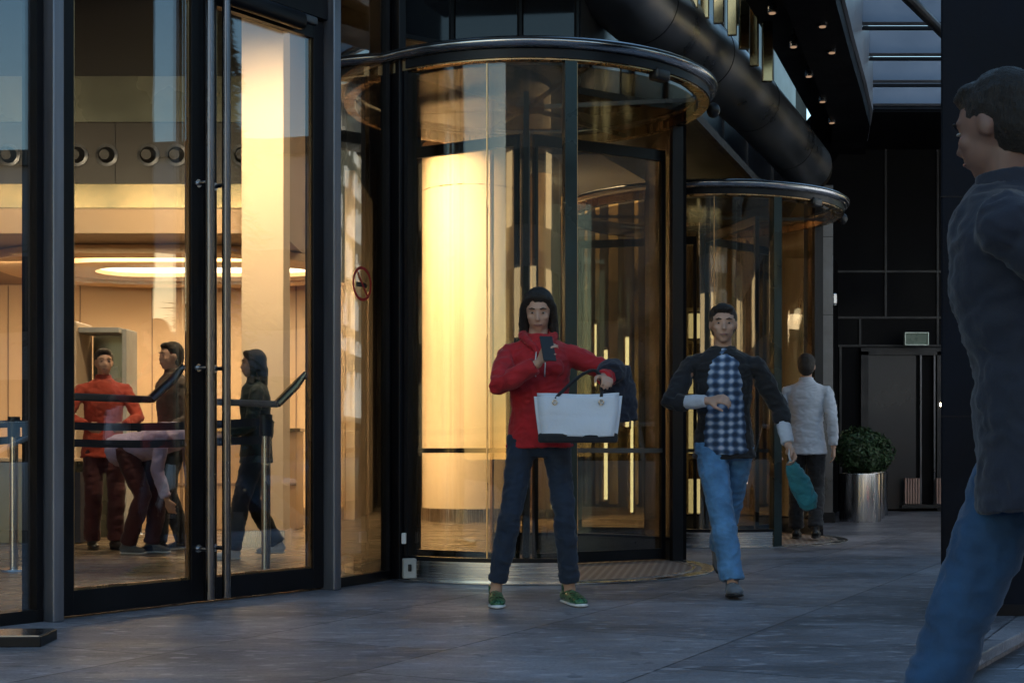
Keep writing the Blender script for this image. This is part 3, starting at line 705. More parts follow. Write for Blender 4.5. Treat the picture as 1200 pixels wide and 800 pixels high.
# doors
def leaf(t0, t1, hs, lab, plab):
    """hs: +1 when the meeting stile is at the far end"""
    e = E('glass_door', lab, 'door', (*FA(t0), 0))
    st = .085; th = .055
    m = MB()
    m.seg(FA(t0), FA(t0+st), .012, 3.39, th, bev=.003); m.seg(FA(t1-st), FA(t1), .012, 3.39, th, bev=.003)
    m.seg(FA(t0+st), FA(t1-st), .012, .135, th-.004); m.seg(FA(t0+st), FA(t1-st), 3.28, 3.39, th-.004)
    m.build('door_frame', M['frame'], e)
    m = MB()
    for a, b in ((t0+st, t0+st+.012), (t1-st-.012, t1-st)): m.seg(FA(a), FA(b), .135, 3.28, .03)
    m.seg(FA(t0+st+.012), FA(t1-st-.012), .135, .147, .03); m.build('glazing_bead', M['bronze'], e)
    m = MB(); m.seg(FA(t0+st-.004), FA(t1-st+.004), .131, 3.284, .012); m.build('pane', M['glass'], e)
    th_ = t1-.042 if hs > 0 else t0+.065
    base = FA(th_)+NA*.125
    hd = MB(); hd.cyl((*base, .03), (*base, 3.37), .024, n=24); ho = hd.build('handle', M['handle'], e, smooth=True)
    for z in (.30, 1.28, 2.28):
        k = MB(); k.cyl((*(FA(th_)+NA*.025), z), (*base, z), .0115, n=14); k.cyl((*(FA(th_)+NA*.026), z), (*(FA(th_)+NA*.036), z), .022, n=18)
        k.build('handle_bracket', M['steel'], ho, smooth=True)
    # panic bar on the inside
    z = 1.105; a = FA(t0+.06)-NA*.11; b = FA(t1-.25)-NA*.11
    k = MB(); d = (b-a); k.box((*((a+b)/2), z), (d.length, .035, .038), rz=math.atan2(d.y, d.x), bev=.008)
    po = k.build('push_bar', M['darksteel'] if hs > 0 else M['mull'], e)
    k = MB(); c1 = b; c2 = FA(t1-.12)-NA*.09; c3 = FA(t1-.07)-NA*.05
    k.loft([(*c1, z), (*c2, z+.11), (*c3, z+.19)], [(.028, .02), (.030, .02), (.016, .014)], n=12)
    k.loft([(*a, z), (*(FA(t0+.05)-NA*.04), z)], [.016, .02], n=12)
    k.build('push_bar_arm', M['gold'] if hs < 0 else M['darksteel'], po, smooth=True)
    return e
dl = leaf(0.0, .930, 1, 'left leaf of the tall double glass door with a steel pole handle on its right', 0)
dr = leaf(.940, 1.870, -1, 'right leaf of the tall double glass door with a steel pole handle on its left', 0)
m = MB(); c = FA(1.35)+NA*.075; m.box((*c, 3.335), (.62, .075, .10), rz=math.atan2(UA.y, UA.x), bev=.03, seg=4)
m2 = MB(); c2 = FA(1.68)+NA*.07; m2.box((*c2, 3.36), (.16, .04, .05), rz=math.atan2(UA.y, UA.x), bev=.01)
thing1('door_closer', 'black rounded door closer above the right door leaf', 'door closer', (*c, 3.28), [('housing', m, M['frame'], 1), ('arm', m2, M['darksteel'])])

# no smoking sign on the pane
def glassdecal(t, z, rx, lab):
    e = E('no_smoking_sign', lab, 'sign', (*(FB(t)+Vector((UB.y, -UB.x))*.0075), z), math.atan2(UB.y, UB.x))
    def flat(m):
        for v in m.bm.verts: v.co = Vector((v.co.x, -v.co.z, v.co.y))
        return m
    m = MB(); m.arc((0, 0), rx*.84, rx, 0, .0015, 0, 360, 64); flat(m).build('ring', M['red'], e, world=False)
    m = MB(); m.box((0, 0, .0022), (rx*1.75, rx*.13, .0012), rz=R(-52)); flat(m).build('slash', M['red'], e, world=False)
    m = MB(); m.box((-rx*.12, -rx*.06, .0008), (rx*1.0, rx*.27, .0012)); m.box((rx*.42, -rx*.06, .0008), (rx*.08, rx*.22, .0012)); m.box((rx*.54, -rx*.06, .0008), (rx*.05, rx*.22, .0012))
    flat(m).build('cigarette', M['black'], e, world=False)
    m = MB()
    for k, xo in enumerate((.30, .48)):
        pts = [(rx*(xo+.05*math.sin(i*1.3+k)), rx*(.12+i*.075), .0008) for i in range(7)]
        for a, b in zip(pts[:-1], pts[1:]):
            cx_, cy_ = (a[0]+b[0])/2, (a[1]+b[1])/2; m.box((cx_, cy_, .0008), (rx*.035, math.dist(a, b)*1.1, .001), rz=math.atan2(b[1]-a[1], b[0]-a[0])-PI/2)
    flat(m).build('smoke', M['black'], e, world=False)
    return e
glassdecal(.355, PZ(333, 8.93), .108, 'round red no smoking sign stuck on the narrow glass pane')

# upper dark wall above the revolving doors and on
segs = [(FB(.70), Vector((-.80, 9.24)), 3.37), (Vector((-.80, 9.24)), W0, 3.47), (W0, FW(3.2), 3.47), (FW(3.2), FW(7.7), 3.1)]
m = MB(); m.seg(Vector((-.83, 9.22)), Vector((.43, 10.09)), 3.50, 4.54, .10); m.seg((.43, 10.10), (.88, 12.30), 3.42, 7.5, .12); m.seg((.88, 12.30), (3.72, 19.0), 3.42, 7.5, .14)
m.prism([(.37, 10.06), (1.27, 10.66), tuple(FW(7.55)), (3.95, 19.7), (3.6, 19.0), (.80, 12.3)], 3.37, 3.42)
struct('upper_wall', m, M['clad2'])
m = MB(); m.seg(FW(-.0), FW(7.6), 3.36, 3.43, .06, off=.04)
for t in (.04, .18, .32, .47, .62, .8): f_ = lambda q: Vector((.88, 12.30)).lerp(Vector((3.72, 19.0)), q); m.seg(f_(t), f_(t+.007), 3.42, 7.5, .17, off=.01)
struct('upper_wall_ribs', m, M['joint'])
# dark reflecting glass panels over the big drum
for k, (a, b) in enumerate(((0.02, .30), (.33, .66), (.69, .98))):
    p0 = Vector((-.83, 9.22)); q0 = Vector((.43, 10.09))
    f = lambda t: p0.lerp(q0, t)
    e = E('dark_glass_panel', ['left', 'middle', 'right'][k]+' dark glass panel of three above the big revolving door', 'glass panel', (*f(a), 3.5), group='dark glass panels above the big drum')
    m = MB(); m.seg(f(a), f(b), 3.53, 4.50, .012, off=.065); m.build('pane', M['cglz'], e)
    m = MB(); m.seg(f(a), f(b), 3.50, 3.53, .03, off=.07); m.seg(f(b), f(b+.015), 3.50, 4.52, .03, off=.07); m.build('panel_frame', M['frame'], e)
# lower wall right of the second drum + pillar + recess wall
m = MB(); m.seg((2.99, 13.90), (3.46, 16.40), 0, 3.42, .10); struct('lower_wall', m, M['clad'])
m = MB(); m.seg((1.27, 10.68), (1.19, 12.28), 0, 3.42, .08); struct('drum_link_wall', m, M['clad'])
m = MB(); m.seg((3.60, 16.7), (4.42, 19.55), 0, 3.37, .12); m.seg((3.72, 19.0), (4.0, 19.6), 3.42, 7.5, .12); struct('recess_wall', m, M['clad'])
m = MB(); m.box((3.585, 16.55, 1.95), (.25, .25, 3.9), bev=.01); m2 = MB(); m2.box((3.585, 16.55, .06), (.28, .28, .12))
m3 = MB()
for z in (1.2, 2.4, 3.3): m3.box((3.585, 16.55, z), (.254, .254, .008))
thing1('pillar', 'slim blue grey steel pillar right of the smaller revolving door', 'pillar', (3.585, 16.55, 0), [('shaft', m, M['darksteel']), ('base', m2, M['frame']), ('joint', m3, M['frame'])])
# small lamps on that pillar/wall
for y, z, lab in ((350, 0, 'small wall lamp high on the dark wall beside the steel pillar'), (480, 0, 'small wall lamp lower on the dark wall beside the steel pillar')):
    Y = 16.9; x = PX(978, Y); zz = PZ(y, Y)
    e = E('wall_lamp', lab, 'wall lamp', (x, Y, zz))
    m = MB(); m.box((x, Y, zz), (.05, .05, .13), bev=.012); m.build('lamp_body', M['steel'], e)
    m = MB(); m.cyl((x, Y-.012, zz-.078), (x, Y-.012, zz-.068), .018, n=14); m.build('lens', M['down'] if y == 480 else M['white'], e)

# back wall with panel joints and the door
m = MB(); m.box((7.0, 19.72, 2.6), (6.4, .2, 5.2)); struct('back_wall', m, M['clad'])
YB = 19.60
m = MB()
for y in (318, 372, 405): m.box(((4.40+8.5)/2, YB+.005, PZ(y, YB)), (4.1, .02, .03))
for px, y0, y1 in ((1038, 318, 372), (1008, 372, 405), (1038, 130, 318), (985, 405, 595), (1099, 130, 405)):
    m.box((PX(px, YB), YB+.003, (PZ(y0, YB)+PZ(y1, YB))/2), (.03, .02, PZ(y0, YB)-PZ(y1, YB)))
struct('wall_joints', m, M['joint'])
e = E('service_door', 'dark recessed service door under the green exit sign', 'door', (PX(1055, YB), YB, 0))
x0, x1 = PX(1012, YB), PX(1100, YB); zt = PZ(412, YB)
m = MB(); m.box((x0, YB-.02, zt/2), (.10, .10, zt)); m.box((x1, YB-.02, zt/2), (.08, .10, zt)); m.box(((x0+x1)/2, YB-.02, zt), (x1-x0+.1, .10, .10)); m.build('door_frame', M['joint'], e)
m = MB(); m.box(((x0+PX(1077, YB))/2, YB-.005, zt/2), (PX(1077, YB)-x0-.1, .05, zt-.06)); m.build('door_panel', M['clad2'], e)
for px in (1078, 1094):
    m = MB(); m.box((PX(px, YB), YB-.04, zt/2), (.022, .03, zt-.1)); m.build('trim', M['darksteel'], e)
m = MB(); xx = PX(1102, YB); m.cyl((xx, YB-.08, PZ(474, YB)), (xx, YB-.05, PZ(474, YB)), .03, n=14); m.build('lamp', M['down'], e)
e = E('exit_sign', 'small rectangular greenish exit sign box above the dark door', 'sign', (PX(1073.5, 19.3), 19.3, PZ(404, 19.3)))
xa, xb, za, zb = PX(1060, 19.3), PX(1087, 19.3), PZ(404, 19.3), PZ(390, 19.3)
m = MB(); m.box(((xa+xb)/2, 19.3, (za+zb)/2), (xb-xa-.02, .05, zb-za-.02)); m.build('face', M['exitf'], e)
m = MB()
for z in (za, zb): m.box(((xa+xb)/2, 19.29, z), (xb-xa, .07, .012))
for x in (xa, xb): m.box((x, 19.29, (za+zb)/2), (.012, .071, zb-za))
m.box(((xa+xb)/2, 19.45, (za+zb)/2), (.06, .26, .04)); m.build('sign_frame', M['exite'], e)
e = E('vent_grille', 'low pinkish slatted vent grille at the foot of the back wall', 'vent', (PX(1081, 19.45), 19.45, PZ(592, 19.45)))
for k, (pa, pb) in enumerate(((1061, 1077), (1098, 1104))):
    xa, xb = PX(pa, 19.45), PX(pb, 19.45); m = MB(); x = xa
    while x < xb: m.box((x, 19.45, (PZ(560, 19.45)+PZ(590, 19.45))/2), (.022, .06, PZ(560, 19.45)-PZ(590, 19.45))); x += .036
    m.build('slats', M['pinkslat'], e)
m = MB(); m.box((PX(1081, 19.45), 19.50, PZ(593, 19.45)), (PX(1104, 19.45)-PX(1060, 19.45)+.04, .1, .05)); m.build('sill', M['clad2'], e)

# canopy -------------------------------------------------------
m = MB(); m.prism([(1.15, 9.9), (1.98, 11.97), (3.36, 16.0), (4.15, 19.7), (4.3, 19.7), (4.1, 17.4), (3.8, 15.9), (3.4, 14.6), (2.92, 13.1), (2.42, 11.5), (2.02, 9.9)], 4.60, 4.78)
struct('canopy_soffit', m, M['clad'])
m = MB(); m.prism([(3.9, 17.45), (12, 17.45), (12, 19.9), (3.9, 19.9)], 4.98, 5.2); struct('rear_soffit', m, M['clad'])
e = E('canopy_beam', 'wide dark curved beam along the edge of the slatted roof light', 'beam', (3.3, 13.3, 4.45))
pth = [(1.95, 8.4), (2.32, 9.9), (2.72, 11.5), (3.22, 13.1), (3.70, 14.6), (4.10, 15.9), (4.42, 17.4)]
pth = [(x-.30, y) for x, y in pth]
m = MB(); m.prism([(x-.22, y) for x, y in pth]+[(x+.20, y) for x, y in pth[::-1]], 4.45, 5.05); m.build('beam', M['clad'], e)
m = MB(); m.prism([(x+.203, y) for x, y in pth]+[(x+.235, y) for x, y in pth[::-1]], 4.62, 5.30); m.build('edge_trim', M['louvre'], e)
for k, Y in enumerate((10.7, 11.85, 12.95, 14.05, 15.15, 16.25, 17.35)):
    def bx(yy):
        for (xa, ya), (xb, yb) in zip(pth[:-1], pth[1:]):
            if ya <= yy <= yb: return xa+(xb-xa)*(yy-ya)/(yb-ya)
        return 4.12
    xs = bx(Y)+.24; xe = 9.0
    nth = ['nearest', 'second', 'third', 'fourth', 'fifth', 'sixth', 'farthest'][k]
    e = E('roof_louvre', f'blue grey roof louvre blade, {nth} of the row behind the curved beam', 'louvre', ((xs+xe)/2, Y, 5.0), group='louvre blades of the roof light')
    m = MB(); m.box(((xs+xe)/2, Y+.10, 5.20), (xe-xs, .05, .34), rx=R(-28)); m.build('blade', M['louvre'], e)
    m = MB(); m.box(((xs+xe)/2, Y, 5.0), (xe-xs, .05, .03)); m.build('bottom_rail', M['frame'], e)
m = MB(); a = Vector((PX(1062, 11), 11.0, PZ(-4, 11))); b = Vector((PX(1106, 13), 13.0, PZ(40, 13))); m.loft([a-(b-a)*.8, b+(b-a)*1.2], [.045, .045], n=12)
own('roof_strut', m, M['frame'], 'thin black diagonal strut crossing under the roof louvres', 'strut')

# big diagonal tube
e = E('steel_tube', 'huge dark steel tube slanting down from above the big revolving door', 'tube', (1.8, 13, 4.2))
pts = []; rad = []
Ya, Yb = 11.15, 16.2
A_ = Vector((PX(745, Ya), Ya, PZ(2, Ya))); B_ = Vector((PX(946, Yb), Yb, PZ(195, Yb)))
ra, rb = 47/K*Ya, 29/K*Yb
def tp(f): return A_.lerp(B_, f)+Vector((0, 0, .10*math.sin(PI*max(0, min(1, f)))))
fs = [-.5, -.25, 0, .15, .3, .45, .6, .75, .88, 1.0]
m = MB(); m.loft([tp(f) for f in fs], [ra+(rb-ra)*f for f in fs], n=48); m.build('tube', M['tube'], e, smooth=True)
for f in (.02, .3, .58, .84):
    m = MB(); d = (B_-A_).normalized(); c = tp(f); r0 = ra+(rb-ra)*f; m.loft([c-d*.007, c+d*.007], [r0+.004]*2, n=48); m.build('weld_seam', M['clad2'], e, smooth=True)
m = MB(); m.loft([B_-Vector((.0, .0, .02)), B_+(B_-A_).normalized()*.10], [rb*1.02, rb*.7], n=32); m.build('end_cap', M['darksteel'], e, smooth=True)

# hanging brass plates
rr = random.Random(11)
pl_ = [(812, -40, 10, 12), (826, -60, 22, 10), (842, -60, 28, 12), (858, -50, 42, 11), (872, -60, 58, 12), (884, -30, 78, 10), (899, 24, 96, 12), (836, -60, -4, 8), (865, -70, 30, 9)]
for k, (px, y0, y1, w) in enumerate(pl_):
    Y = 11.6+k*.16+rr.uniform(-.05, .05); x = PX(px, Y); za, zb = PZ(y1, Y), PZ(y0, Y); ww = w/K*Y
    nth = ['first', 'second', 'third', 'fourth', 'fifth', 'sixth', 'lowest', 'short back', 'long back'][k]
    e = E('hanging_plate', f'polished brass plate hanging above the big steel tube, the {nth} one', 'hanging plate', (x, Y, za), group='brass plates hanging above the tube')
    m = MB(); m.box((x, Y, (za+zb)/2), (ww, .045, zb-za), rz=R(rr.uniform(-45, 20)), bev=.006); m.build('plate', M['gold'], e)
    m = MB(); m.cyl((x, Y, zb), (x, Y, 7.0), .006, n=6); m.build('rod', M['darksteel'], e)
# small spot lamps under the soffit
sp = [(905, 10), (930, 50), (948, 85), (964, 115), (975, 140), (975, 57), (964, 26), (995, 95)]
for k, (px, py) in enumerate(sp):
    Y = (4.60-.13-CAMZ)/((528-py)/K) if k != 7 else 13.5
    if k == 7: continue
    x = PX(px, Y)
    nth = ['nearest', 'second', 'third', 'fourth', 'farthest', 'lower side', 'upper side'][k]
    e = E('spot_lamp', f'tiny spot lamp under the dark canopy soffit, {nth} one of the row', 'spot lamp', (x, Y, 4.60), group='spot lamps under the canopy soffit')
    m = MB(); m.cyl((x, Y, 4.60), (x, Y, 4.52), .012, n=10); m.loft([(x, Y, 4.53), (x, Y, 4.50), (x, Y, 4.43)], [.022, .036, .040], n=16); m.build('lamp_body', M['steel'], e, smooth=True)
    m = MB(); m.cyl((x, Y, 4.433), (x, Y, 4.425), .028, n=14); m.build('bulb', emis('spot_bulb', (1, .62, .38), .16) if k == 0 else bpy.data.materials['spot_bulb'], e)

# ================================================================ REVOLVING DOORS
def drum(c, lab, a_start, a_front, a_back, wing0, zs=1.0, back_end=100, inner=None):
    root = E('revolving_door', lab, 'revolving door', (c[0], c[1], 0))
    Z = lambda z: z*zs
    RG = 1.245
    q = lambda a, r=RG: (c[0]+r*math.cos(R(a)), c[1]+r*math.sin(R(a)))
    prof = [(-.045, -.030), (.0, -.042), (.045, -.034), (.075, -.010), (.075, .012), (.05, .032), (.0, .040), (-.045, .030)]
    m = MB(); m.torus((*c, Z(3.36)), 1.27, prof, n=120); m.build('top_ring', M['steel'], root, smooth='all')
    m = MB(); m.torus((*c, Z(3.37)), 1.342, [(-.004, -.006), (.004, -.006), (.004, .006), (-.004, .006)], n=120); m.build('ring_groove', M['frame'], root, smooth=True)
    m = MB(); m.arc(c, 1.215, 1.285, Z(3.255), Z(3.318), 0, 360, 100); m.build('header_band', M['bronze'] , root, smooth=True)
    m = MB(); m.arc(c, 1.286, 1.295, Z(3.265), Z(3.32), a_start, a_back, 80); m.build('header_trim', M['frame'], root, smooth=True)
    # floor
    m = MB(); m.arc(c, 1.24, 1.33, .004, .012, 0, 360, 100); m.build('floor_ring', M['steel'], root, smooth=True)
    m = MB(); m.arc(c, 1.175, 1.19, .008, .016, 0, 360, 100); m.build('floor_ring_inner', M['steel'], root, smooth=True)
    m = MB(); m.cyl((*c, .005), (*c, .010), 1.238, n=96); m.build('mat', M['matgrid'], root)
    # fixed curved glass
    for nm, a0, a1 in (('front', a_start, a_front), ('back', a_back, back_end)):
        m = MB(); m.arc(c, RG-.03, RG+.03, .012, .135 if nm == 'front' else .16, a0, a1, 40)
        kr = m.build('base_rail', M['steel'] if nm == 'front' else M['darksteel'], root, smooth=True)
        m = MB(); m.arc(c, RG-.034, RG+.034, .135 if nm == 'front' else .16, .16 if nm == 'front' else .18, a0, a1, 40); m.build('rail_cap', M['frame'], kr, smooth=True)
        m = MB(); m.arc(c, RG-.007, RG+.007, .16, Z(3.27), a0, a1, 40); m.build('curved_pane', M['cglass'], root, smooth=True)
    m = MB()
    am = (a_start+a_front)/2+.5
    m.arc(c, RG-.009, RG+.009, .16, Z(3.27), am, am+.35, 1); m.build('pane_joint', M['bronze'], root)
    for a, mt, w in ((a_front, 'greenpost', 3.4), (a_back, 'frame', 2.2), (back_end, 'bronze', .7), (a_start, 'frame', 1.3)):
        m = MB(); m.arc(c, RG-.045, RG+.045, .012, Z(3.25), a-w/2, a+w/2, 3); m.build('post', M[mt], root)
    if inner:
        m = MB(); m.arc(c, RG-.05, RG+.03, .012, Z(3.25), inner-.8, inner+.8, 3); m.build('post', M['frame'], root)
    m = MB(); a = a_front+1.75; m.arc(c, RG-.04, RG+.03, .012, Z(3.27), a, a+.25, 1); m.build('post_seal', M['bronze'], root)
    # wings
    m = MB(); m.cyl((*c, .012), (*c, Z(3.1)), .028, n=24); m.build('centre_shaft', M['darksteel'], root, smooth=True)
    for k in range(3):
        a = wing0+120*k; d = Vector((math.cos(R(a)), math.sin(R(a)))); C = Vector(c)
        p0 = C+d*.06; p1 = C+d*1.20
        m = MB(); m.seg(p0, p1, .02, .10, .035); m.seg(p0, p1, Z(3.0), Z(3.08), .035)
        m.seg(p1-d*.035, p1, .10, Z(3.0), .034); m.seg(p0, p0+d*.03, .10, Z(3.0), .034)
        w = m.build('wing_frame', M['frame'], root)
        m = MB(); m.seg(p0+d*.03, p1-d*.035, .10, Z(3.0), .010); m.build('wing_pane', M['wglass'], w)
        m = MB(); m.seg(p0+d*.03, p1-d*.035, .815, .85, .05); m.build('push_rail', M['darksteel'], w)
    # glass ceiling + its spokes
    m = MB(); m.cyl((*c, Z(3.235)), (*c, Z(3.243)), 1.20, n=80); m.build('ceiling_glass', M['smoke'], root)
    m = MB()
    for k in range(6):
        a = R(wing0+60*k+20); m.box((c[0]+.6*math.cos(a), c[1]+.6*math.sin(a), Z(3.265)), (1.18, .02, .03), rz=a)
    m.cyl((*c, Z(3.245)), (*c, Z(3.31)), .13, n=32); m.build('ceiling_spokes', M['darksteel'], root)
    # sensors
    for a, r, sz in ((-48, 1.27, (.13, .09, .075)),):
        x, y = q(a, r); m = MB(); m.box((x, y, Z(3.245)), sz, rz=R(a+90), bev=.02, seg=3); m.build('sensor', M['black'], root, smooth=True)
    x, y = q(8, 1.37); m = MB(); m.ell((x, y, Z(3.29)), (.05, .05, .055)); m.build('camera_dome', M['black'], root, smooth='all')
    return root
def matgrid():
    m, nt, out = new_mat('door_mat_grid')
    b = nt.nodes.new('ShaderNodeBsdfPrincipled'); L(nt, b.outputs[0], out.inputs[0])
    tc = nt.nodes.new('ShaderNodeTexCoord'); br = nt.nodes.new('ShaderNodeTexBrick')
    mp = nt.nodes.new('ShaderNodeMapping'); mp.inputs['Rotation'].default_value = (0, 0, R(35)); L(nt, tc.outputs['Object'], mp.inputs[0]); L(nt, mp.outputs[0], br.inputs[0])
    br.inputs['Scale'].default_value = 1; br.inputs['Brick Width'].default_value = .06; br.inputs['Row Height'].default_value = .06; br.inputs['Mortar Size'].default_value = .012; br.offset = .5
    br.inputs['Color1'].default_value = (.10, .065, .05, 1); br.inputs['Color2'].default_value = (.14, .09, .07, 1); br.inputs['Mortar'].default_value = (.38, .33, .30, 1)
    L(nt, br.outputs[0], b.inputs['Base Color']); b.inputs['Roughness'].default_value = .5; b.inputs['Metallic'].default_value = .3
    return m
M['matgrid'] = matgrid()
drum(D1, 'big revolving door with curved glass and a steel ring on top, nearer one', 233, 282, 385, 269.5, back_end=462, inner=133)
drum(D2, 'smaller looking revolving door farther back beside the steel pillar', 240, 292, 380, 45, zs=.925, back_end=455)
# access boxes at the left foot of the big drum
Y = 9.0
e = E('control_box', 'small grey metal key box low at the left foot of the big drum', 'control box', (PX(480, Y), Y, PZ(676, Y)))
m = MB(); m.box((PX(480, Y), Y-.03, PZ(665, Y)), (.085, .06, .125), rz=R(15), bev=.008); m.build('housing', M['plastic'], e)
m = MB(); m.box((PX(481, Y), Y-.064, PZ(664, Y)), (.022, .012, .045), rz=R(15), bev=.004); m.build('lock', M['black'], e)
m = MB(); m.box((PX(474, 9.1), 9.06, PZ(630, 9.1)), (.03, .05, .07), bev=.006)
own('sensor_box', m, M['white'], 'tiny white box on the black post above the grey key box', 'sensor box')
# low steel plate at lower left
m = MB(); m.box((-2.55, 6.12, .022), (1.10, .26, .044), rz=R(3), bev=.004); m2 = MB(); m2.box((-2.55, 6.12, .0465), (1.08, .24, .005), rz=R(3))
thing1('floor_plate', 'low dark metal plinth with a polished top at the lower left corner', 'floor plinth', (-2.55, 6.12, 0), [('body', m, M['frame']), ('top_plate', m2, M['steel'])])

# black column at right
cp = [(2.15, 7.13), (2.97, 7.13), (3.17, 7.80), (2.36, 7.80)]
grow = lambda k: [(x+(k if i in (1, 2) else -k), y+(k if i > 1 else -k)) for i, (x, y) in enumerate(cp)]
m = MB(); m.prism(cp, 0, 6.0); bmesh.ops.bevel(m.bm, geom=m.bm.edges[:], offset=.008, segments=2, affect='EDGES')
m2 = MB(); m2.prism(grow(.004), 0, .06); m3 = MB()
for z in (1.0, 2.1, 3.2): m3.prism(grow(.002), z, z+.006)
thing1('column', 'massive black square column at the right side of the plaza', 'column', (2.56, 7.42, 0), [('shaft', m, M['colstone']), ('base_trim', m2, M['frame']), ('joint', m3, M['frame'])])

# ================================================================ PLANTERS
def bush(cx, cy, z0, r, h, seed):
    rr = random.Random(seed); m = MB(); bm = m.bm
    for i in range(3400):
        u, v, w = rr.gauss(0, 1), rr.gauss(0, 1), rr.gauss(0, 1); l = math.sqrt(u*u+v*v+w*w)
        k = (1-rr.random()**2*.55)
        lump = 1+.32*noise.noise(Vector((u/l*2.2+seed, v/l*2.2, w/l*2.2)))
        c = Vector((cx+u/l*r*k*lump, cy+v/l*r*k*lump, z0+h*.5+w/l*h*.55*k*lump))
        if c.z < z0-.03: continue
        n = Vector((u+rr.gauss(0, .8), v+rr.gauss(0, .8), w+rr.gauss(0, .8))).normalized(); t = n.orthogonal().normalized(); b = n.cross(t)
        a = rr.uniform(0, 2*PI); t2 = t*math.cos(a)+b*math.sin(a); b2 = n.cross(t2); s = rr.uniform(.014, .026)
        bm.faces.new([bm.verts.new(c+t2*s*1.5), bm.verts.new(c+b2*s*.6), bm.verts.new(c-t2*s*1.2), bm.verts.new(c-b2*s*.6)])
    return m
for k in range(3):
    cx = 4.10+k*.25; cy = 16.75+k*.80
    nth = ['nearest', 'middle', 'farthest'][k]
    e = E('planter', f'brushed steel cylinder planter with a clipped bush, {nth} of the row', 'planter', (cx, cy, 0), group='steel planters along the dark wall')
    m = MB(); m.torus((cx, cy, 0), .225, [(-.01, .0), (.012, .0), (.015, .02), (.015, .55), (.012, .565), (-.01, .565)], n=64); m.build('pot', M['steelv'], e, smooth=True)
    m = MB(); m.cyl((cx, cy, .02), (cx, cy, .53), .214, n=32); m.build('soil', M['soil'], e)
    bo = bush(cx, cy, .56, .29, .50, k+5).build('foliage', M['foliage'], e)
    m = MB()
    for a in range(5): m.cyl((cx, cy, .5), (cx+.14*math.cos(a*1.3), cy+.14*math.sin(a*1.3), .85), .012, .006, n=6)
    m.build('stem', M['bark'], e)

# ================================================================ LOBBY FURNITURE
def bpost(x, y, lab):
    e = E('barrier_post', lab, 'barrier post', (x, y, 0.006), group='belt barrier posts in the lobby')
    m = MB(); m.loft([(0, 0, 0), (0, 0, .012), (0, 0, .025)], [.16, .155, .03], n=36); m.build('base', M['steel'], e, world=False, smooth=True)
    m = MB(); m.cyl((0, 0, .02), (0, 0, .93), .03, n=20); m.build('pole', M['steelv'], e, world=False, smooth=True)
    m = MB(); m.cyl((0, 0, .92), (0, 0, 1.06), .042, n=20); m.build('head', M['black'], e, world=False, smooth=True)
P1 = (-1.60, 9.25); P2 = (-3.45, 9.85); P3 = (-5.2, 10.4); P4 = (-3.95, 15.1)
bpost(*P1, 'belt barrier post just inside the right door leaf'); bpost(*P2, 'belt barrier post behind the left glass pane'); bpost(*P3, 'belt barrier post out at the far left')
bpost(PX(163, 14.2), 14.2, 'belt barrier post deep in the lobby between the visitors')
for a, b, lab in ((P1, P2, 'across the doors'), (P2, P3, 'on the left')):
    for z, w in ((1.02, 'upper'), (.905, 'lower')):
        m = MB(); A = Vector(a); B = Vector(b); n = 8
        for i in range(n):
            p = A.lerp(B, i/n); q = A.lerp(B, (i+1)/n); sg = lambda f: -.03*math.sin(PI*f)
            za, zb = z+sg(i/n), z+sg((i+1)/n); d = q-p; nn = Vector((d.y, -d.x)).normalized()*.002
            vs = [(*(p-nn), za-.026), (*(p-nn), za+.026), (*(p+nn), za+.026), (*(p+nn), za-.026), (*(q-nn), zb-.026), (*(q-nn), zb+.026), (*(q+nn), zb+.026), (*(q+nn), zb-.026)]
            m._add(vs, [(0, 1, 5, 4), (1, 2, 6, 5), (2, 3, 7, 6), (3, 0, 4, 7)]+([(0, 3, 2, 1)] if i == 0 else [])+([(4, 5, 6, 7)] if i == n-1 else []))
        bmesh.ops.remove_doubles(m.bm, verts=m.bm.verts[:], dist=1e-5)
        own('barrier_belt', m, M['belt'], f'{w} dark blue barrier belt stretched {lab} inside the lobby', 'barrier belt')
# walk through scanner and counter
Y = 13.4
e = E('security_scanner', 'pale upright walk through security scanner behind the left door leaf', 'scanner', (PX(112, Y), Y, 0.006))
xa, xb, xc = PX(84, Y), PX(99, Y), PX(146, Y); zt1, zt2 = PZ(379, Y), PZ(386, Y)
m = MB(); m.box(((xa+xb)/2, Y, zt1/2), (xb-xa, .5, zt1), bev=.01); m.build('side_panel', M['cream'], e)
m = MB(); m.box(((xb+xc)/2+.003, Y+.28, zt2/2), (xc-xb, .03, zt2), bev=.004); m.build('rear_panel', M['fascia'], e)
m = MB(); m.box((xc+.02, Y+.10, zt2/2), (.045, .38, zt2), bev=.006); m.build('side_panel', M['plastic'], e)
m = MB(); m.box(((xb+xc)/2, Y, zt2-.02), (xc-xb, .4, .05), bev=.006); m.build('lintel', M['plastic'], e)
m = MB()
for z in (0, 1, 2, 3): m.cyl((PX(88, Y), Y-.252, zt1-.12-z*.05), (PX(88, Y), Y-.249, zt1-.12-z*.05), .008, n=10)
m.build('indicator', M['black'], e)
Y = 12.9
e = E('reception_counter', 'low beige counter with a stone top behind the left door leaf', 'counter', (-4.7, Y, 0.006))
m = MB(); m.box((-4.72, Y, .37), (1.5, .55, .73), bev=.01); m.build('body', M['fascia'], e)
m = MB(); m.box((-4.72, Y, .75), (1.6, .62, .035), bev=.006); m.build('counter_top', M['cream'], e)
m = MB(); m.box((PX(102, Y), Y-.05, .33), (.06, .5, .62)); m.build('end_panel', M['belt'], e)
Y = 14.9
e = E('reception_desk', 'pale panelled reception desk along the lobby back wall', 'desk', (-3.3, Y, 0.006))
m = MB(); m.box((-3.2, Y+.2, .52), (1.9, .5, 1.03), bev=.01); m.build('body', M['peach'], e)
m = MB(); m.box((-3.2, Y+.2, 1.05), (1.98, .56, .03)); m.build('desk_top', M['gold'], e)
